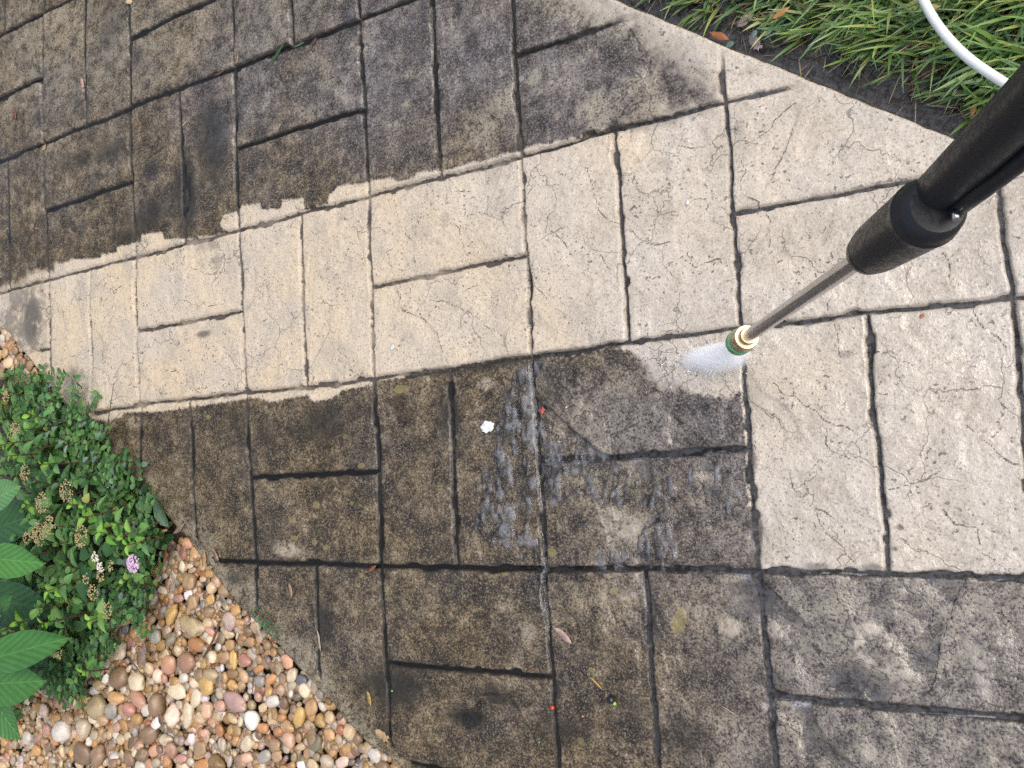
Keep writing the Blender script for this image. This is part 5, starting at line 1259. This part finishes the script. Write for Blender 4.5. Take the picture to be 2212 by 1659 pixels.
outline_leaf('fallen_leaf', SLIV, (402, 268), 10, 25, (.52, .46, .26), 'pale yellow sliver beside the upright puddle')
outline_leaf('fallen_leaf', OAK, (280, 3), 13, 160, (.55, .42, .26), 'pale tan leaf at the top edge of the photo')
outline_leaf('fallen_leaf', OAK, (179, 181), 13, -70, (.50, .32, .26), 'pinkish leaf on the upper left paving')
outline_leaf('fallen_leaf', LANCE, (36, 248), 14, -80, (.24, .07, .04), 'dark red leaf near the left edge of the photo')
outline_leaf('fallen_leaf', BIT, (100, 320), 8, 0, (.40, .29, .15), 'small tan leaf scrap below the red leaf')
outline_leaf('fallen_leaf', SLIV, (478, 160), 16, 0, (.16, .075, .04), 'curled dark brown stalk at the upper joint crossing', curl=.8)
outline_leaf('white_chip', BIT, (1810 * .6777 - 0, 880), 3, 0, (.7, .7, .68), 'speck of white beside the wet joint', 'chip', material='flower')
outline_leaf('pine_needle', [(-1, -.02), (-.3, .05), (.4, .05), (1, -.02), (.4, -.01), (-.3, -.01)], (1576, 1535), 24, -28, (.50, .44, .34), 'pale straight pine needle on the wet paving at the bottom right', 'needle')
outline_leaf('pine_needle', [(-1, -.02), (-.3, .05), (.4, .05), (1, -.02), (.4, -.01), (-.3, -.01)], (1684, 1390), 18, 75, (.24, .20, .13), 'brown pine needle on the grey stone right of the joint', 'needle')
outline_leaf('pine_needle', [(-1, -.02), (-.3, .05), (.4, .05), (1, -.02), (.4, -.01), (-.3, -.01)], (889, 1417), 12, -40, (.55, .48, .33), 'short pale needle above the dark puddle', 'needle')
outline_leaf('fallen_leaf', SLIV, (1152, 1445), 9, 20, (.38, .13, .06), 'small orange brown leaf scrap on the low split joint')
outline_leaf('fallen_leaf', LANCE, (1555, 80), 26, -35, (.30, .12, .045), 'orange brown leaf lying on the concrete edge by the lawn', z=-.004, lift=.002, curl=.35)
outline_leaf('fallen_leaf', OAK, (1612, 45), 22, 30, (.30, .23, .21), 'greyish pink leaf in the thatch at the lawn edge', z=-.012, curl=.3)
outline_leaf('fallen_leaf', OAK, (1632, 95), 22, -60, (.32, .25, .24), 'greyish pink leaf lying nearest the concrete edge', z=-.016, curl=.3)
outline_leaf('fallen_leaf', LANCE, (1687, 30), 22, 20, (.42, .23, .08), 'orange dry leaf caught in the grass', z=.02, curl=.2)
outline_leaf('fallen_leaf', LANCE, (2012, 18), 20, -10, (.46, .33, .13), 'yellowish dry leaf in the grass left of the hose', z=.03, curl=.2)
outline_leaf('fallen_leaf', LANCE, (2103, 238), 18, 70, (.34, .17, .055), 'orange brown leaf beside the black grip', z=-.008, curl=.3)
outline_leaf('fallen_leaf', LANCE, (1660, 73), 12, 20, (.26, .33, .28), 'small pale green leaf over the lawn edge thatch', z=-.006, material='leaf')
outline_leaf('fallen_leaf', ell(1, .8, 12), (1578, 97), 9, 20, (.13, .20, .16), 'small round bluish green leaf at the concrete edge', z=-.004, material='leaf')
outline_leaf('fallen_leaf', ell(1, .7, 12), (1630, 75), 9, 60, (.16, .23, .20), 'small round green leaf above the concrete edge', z=-.006, material='leaf')
# leaves and sticks among the pebbles
for (gx, gy, L, a, c, lab) in [(1308, 320, 60, 80, (.40, .24, .11), 'folded orange tan leaf on the topmost pebbles'), (1435, 590, 44, -50, (.30, .25, .21), 'grey dry leaf among pebbles at the path edge'), (1395, 625, 34, -60, (.44, .32, .27), 'pinkish dry leaf beside the grey leaf at the path edge'), (1660, 800, 48, -60, (.48, .40, .27), 'cream dry leaf standing at the path edge'),
                                (890, 840, 60, 5, (.34, .22, .12), 'flat brown dry leaf beside the grey pebble'), (920, 930, 80, 60, (.27, .19, .16), 'large dull brown leaf in the middle of the gravel'), (1785, 1020, 50, 80, (.36, .30, .22), 'pale brown curled leaf by the path edge'), (2000, 1450, 70, 70, (.32, .22, .12), 'long brown leaf near the lower path edge'),
                                (1040, 1370, 60, -70, (.22, .16, .10), 'dark brown leaf below the white pebble'), (1395, 1100, 50, 60, (.20, .15, .12), 'dark folded leaf between pebbles'), (850, 1490, 55, 60, (.20, .14, .09), 'brown leaf in the lower gravel'), (690, 1540, 40, 85, (.30, .17, .09), 'reddish brown leaf beside the big brown pebble'), (1340, 1480 - 1100, 40, 10, (.38, .27, .16), 'tan leaf on pebbles beside the path corner'), (1110, 490, 50, 60, (.33, .27, .22), 'greyish curled leaf beside the orange pebble'), (1060, 300, 55, 70, (.30, .11, .05), 'reddish brown curled leaf under the ground cover tip'), (1105, 250, 50, 20, (.12, .08, .06), 'dark rotted leaf at the bed corner'), (1150, 130, 60, 30, (.28, .21, .17), 'greyish brown leaf at the corner of the path'), (1180, 265, 40, 60, (.34, .22, .12), 'brown dry leaf above the white pebble')]:
    D_ = q('G', (gx, gy))[0]
    outline_leaf('fallen_leaf', random.choice([LANCE, LANCE, OAK]), D_, L * .339, a, c, lab, z=.004, curl=.4)
D1, D2 = q('G', (1400, 720), (1300, 950))
ps = [Vector(pix(D1[0], D1[1], .012)), Vector(pix((D1[0] + D2[0]) / 2 + 4, (D1[1] + D2[1]) / 2, .014)), Vector(pix(D2[0], D2[1], .008))]
tag(tube_obj('twig', smooth_path(ps, 6), [.0022] * 13, M['stem'], None, 8), 'dark brown twig lying across the pebbles', 'twig')
D1, D2 = q('G', (800, 935), (905, 1060))
ps = [Vector(pix(D1[0], D1[1], .012)), Vector(pix((D1[0] + D2[0]) / 2, (D1[1] + D2[1]) / 2 - 2, .012)), Vector(pix(D2[0], D2[1], .006))]
tag(tube_obj('twig', smooth_path(ps, 6), [.0010] * 13, M['stem'], None, 6), 'thin bare stalk over the gravel below the shrub', 'twig')
# berries
def berry(D, r, c, label, name='berry'):
    p_ = pix(D[0], D[1], .003); bm = bmesh.new(); bmesh.ops.create_icosphere(bm, subdivisions=3, radius=r)
    for v in bm.verts:
        v.co *= 1 + .06 * mnoise.noise(v.co * 300)
        if v.co.z > r * .8: v.co.z -= (v.co.z - r * .8) * .6
    o = obj_bm(name, bm, M['berrym']); o.location = (p_[0], p_[1], path_z(p_[0], p_[1]) + r * .8); o.color = tuple(c) + (1,)
    return tag(o, label, 'berry')
M['berrym'] = make_objcol('berry', .25, .4, .3, 200)
berry((1195, 1528), .0034, (.42, .06, .025), 'red berry lying in the upright joint')
berry((1321, 1511), .0055, (.012, .012, .018), 'black berry on the wet paving')
berry((1327, 1520), .0027, (.25, .50, .06), 'bright green berry touching the black one')
berry((1258, 1548), .0016, (.45, .20, .10), 'tiny orange berry below the yellow sliver')
berry((843, 1494), .0016, (.20, .42, .05), 'tiny green berry in the dark puddle')
berry((1165, 1603), .0013, (.15, .50, .15), 'tiny green berry on the lower dark paving')
# the torn green leaf leaning at the bed corner
def lean_leaf(D0, D1, z0, z1, wd, c, label):
    pb = pix(*D0, z0); pt = pix(*D1, z1); L = np.linalg.norm(pt - pb); m_ = frame(pt - pb, (0, 0, 1), .2)
    o = bpy.data.objects.new('fallen_leaf', LEAFM['ovate2']); col.objects.link(o)
    o.matrix_world = Matrix.Translation(Vector(pb)) @ m_.to_4x4() @ Matrix.Diagonal((L, wd, L * .5, 1)); o.color = tuple(c) + (1,)
    return tag(o, label, 'leaf')
lean_leaf((366, 1140), (330, 1068), .004, .02, .024, (.12, .22, .14), 'pale green torn leaf leaning at the corner of the bed')
lean_leaf((313, 1075), (322, 1040), .01, .02, .012, (.03, .085, .03), 'dark green folded leaf at the bed corner above the torn one')
for (D, s_, lab, c) in [((335, 1147), 7, 'small yellow round leaf at the bed corner', (.40, .33, .04)), ((323, 1140), 6, 'smaller yellow round leaf left of the other yellow one', (.36, .30, .05))]:
    outline_leaf('fallen_leaf', ell(1, .85, 12), D, s_, 20, c, lab, z=.004)
outline_leaf('fallen_leaf', LANCE, (357, 1146), 11, 5, (.45, .27, .12), 'small orange tan leaf at the bed corner', z=.006)

# --- weeds growing out of the path edge
def weed(name, label, D0, path_, leafs, stemc, lsize, colr):
    p0 = pix(*D0, -.01); root = empty(name, tuple(p0)); tag(root, label, 'weed')
    pts_ = [Vector(pix(x, y, z)) - Vector(p0) for x, y, z in path_]
    s_ = smooth_path(pts_, 6)
    V_, F_ = tube([tuple(p_) for p_ in s_], [.0011 * (1 - .6 * k / len(s_)) for k in range(len(s_))], 6)
    add('stem', mesh_np('stem', np.array(V_), np.array(F_)), stemc, root)
    for k in range(leafs):
        p_ = s_[int((k + .5) / leafs * (len(s_) - 1))]
        for sgn in (-1, 1):
            o = bpy.data.objects.new('leaf', LEAFM['round']); col.objects.link(o); o.parent = root
            a = random.uniform(.6, 1.3) * sgn + math.atan2(pts_[-1].y - pts_[0].y, pts_[-1].x - pts_[0].x)
            L = lsize * random.uniform(.75, 1.2)
            o.matrix_local = Matrix.Translation(p_) @ frame((math.cos(a), math.sin(a), .25), roll=random.uniform(-.3, .3)).to_4x4() @ Matrix.Diagonal((L, L * .6, L, 1)); o.color = tuple(np.array(colr) * random.uniform(.8, 1.25)) + (1,)
M['redstem'] = make_plain('red_stem', rgb(.20, .055, .04), .5)
weed('edge_weed', 'small green sprig of paired leaves lying on the path edge above the pebbles', (548, 1310), [(550, 1312, .005), (566, 1335, .012), (580, 1352, .012), (602, 1375, .008)], 6, M['redstem'], .012, (.06, .14, .06))
weed('red_stemmed_weed', 'thin red stemmed weed rising over the clean corner of the path', (222, 968), [(225, 965, .0), (232, 920, .03), (238, 880, .055), (246, 828, .08)], 2, M['redstem'], .008, (.18, .27, .22))
weed('red_stemmed_weed', 'second shorter red stem beside the tall red weed', (222, 968), [(228, 950, .0), (240, 915, .02), (260, 893, .03)], 1, M['redstem'], .008, (.18, .27, .22))
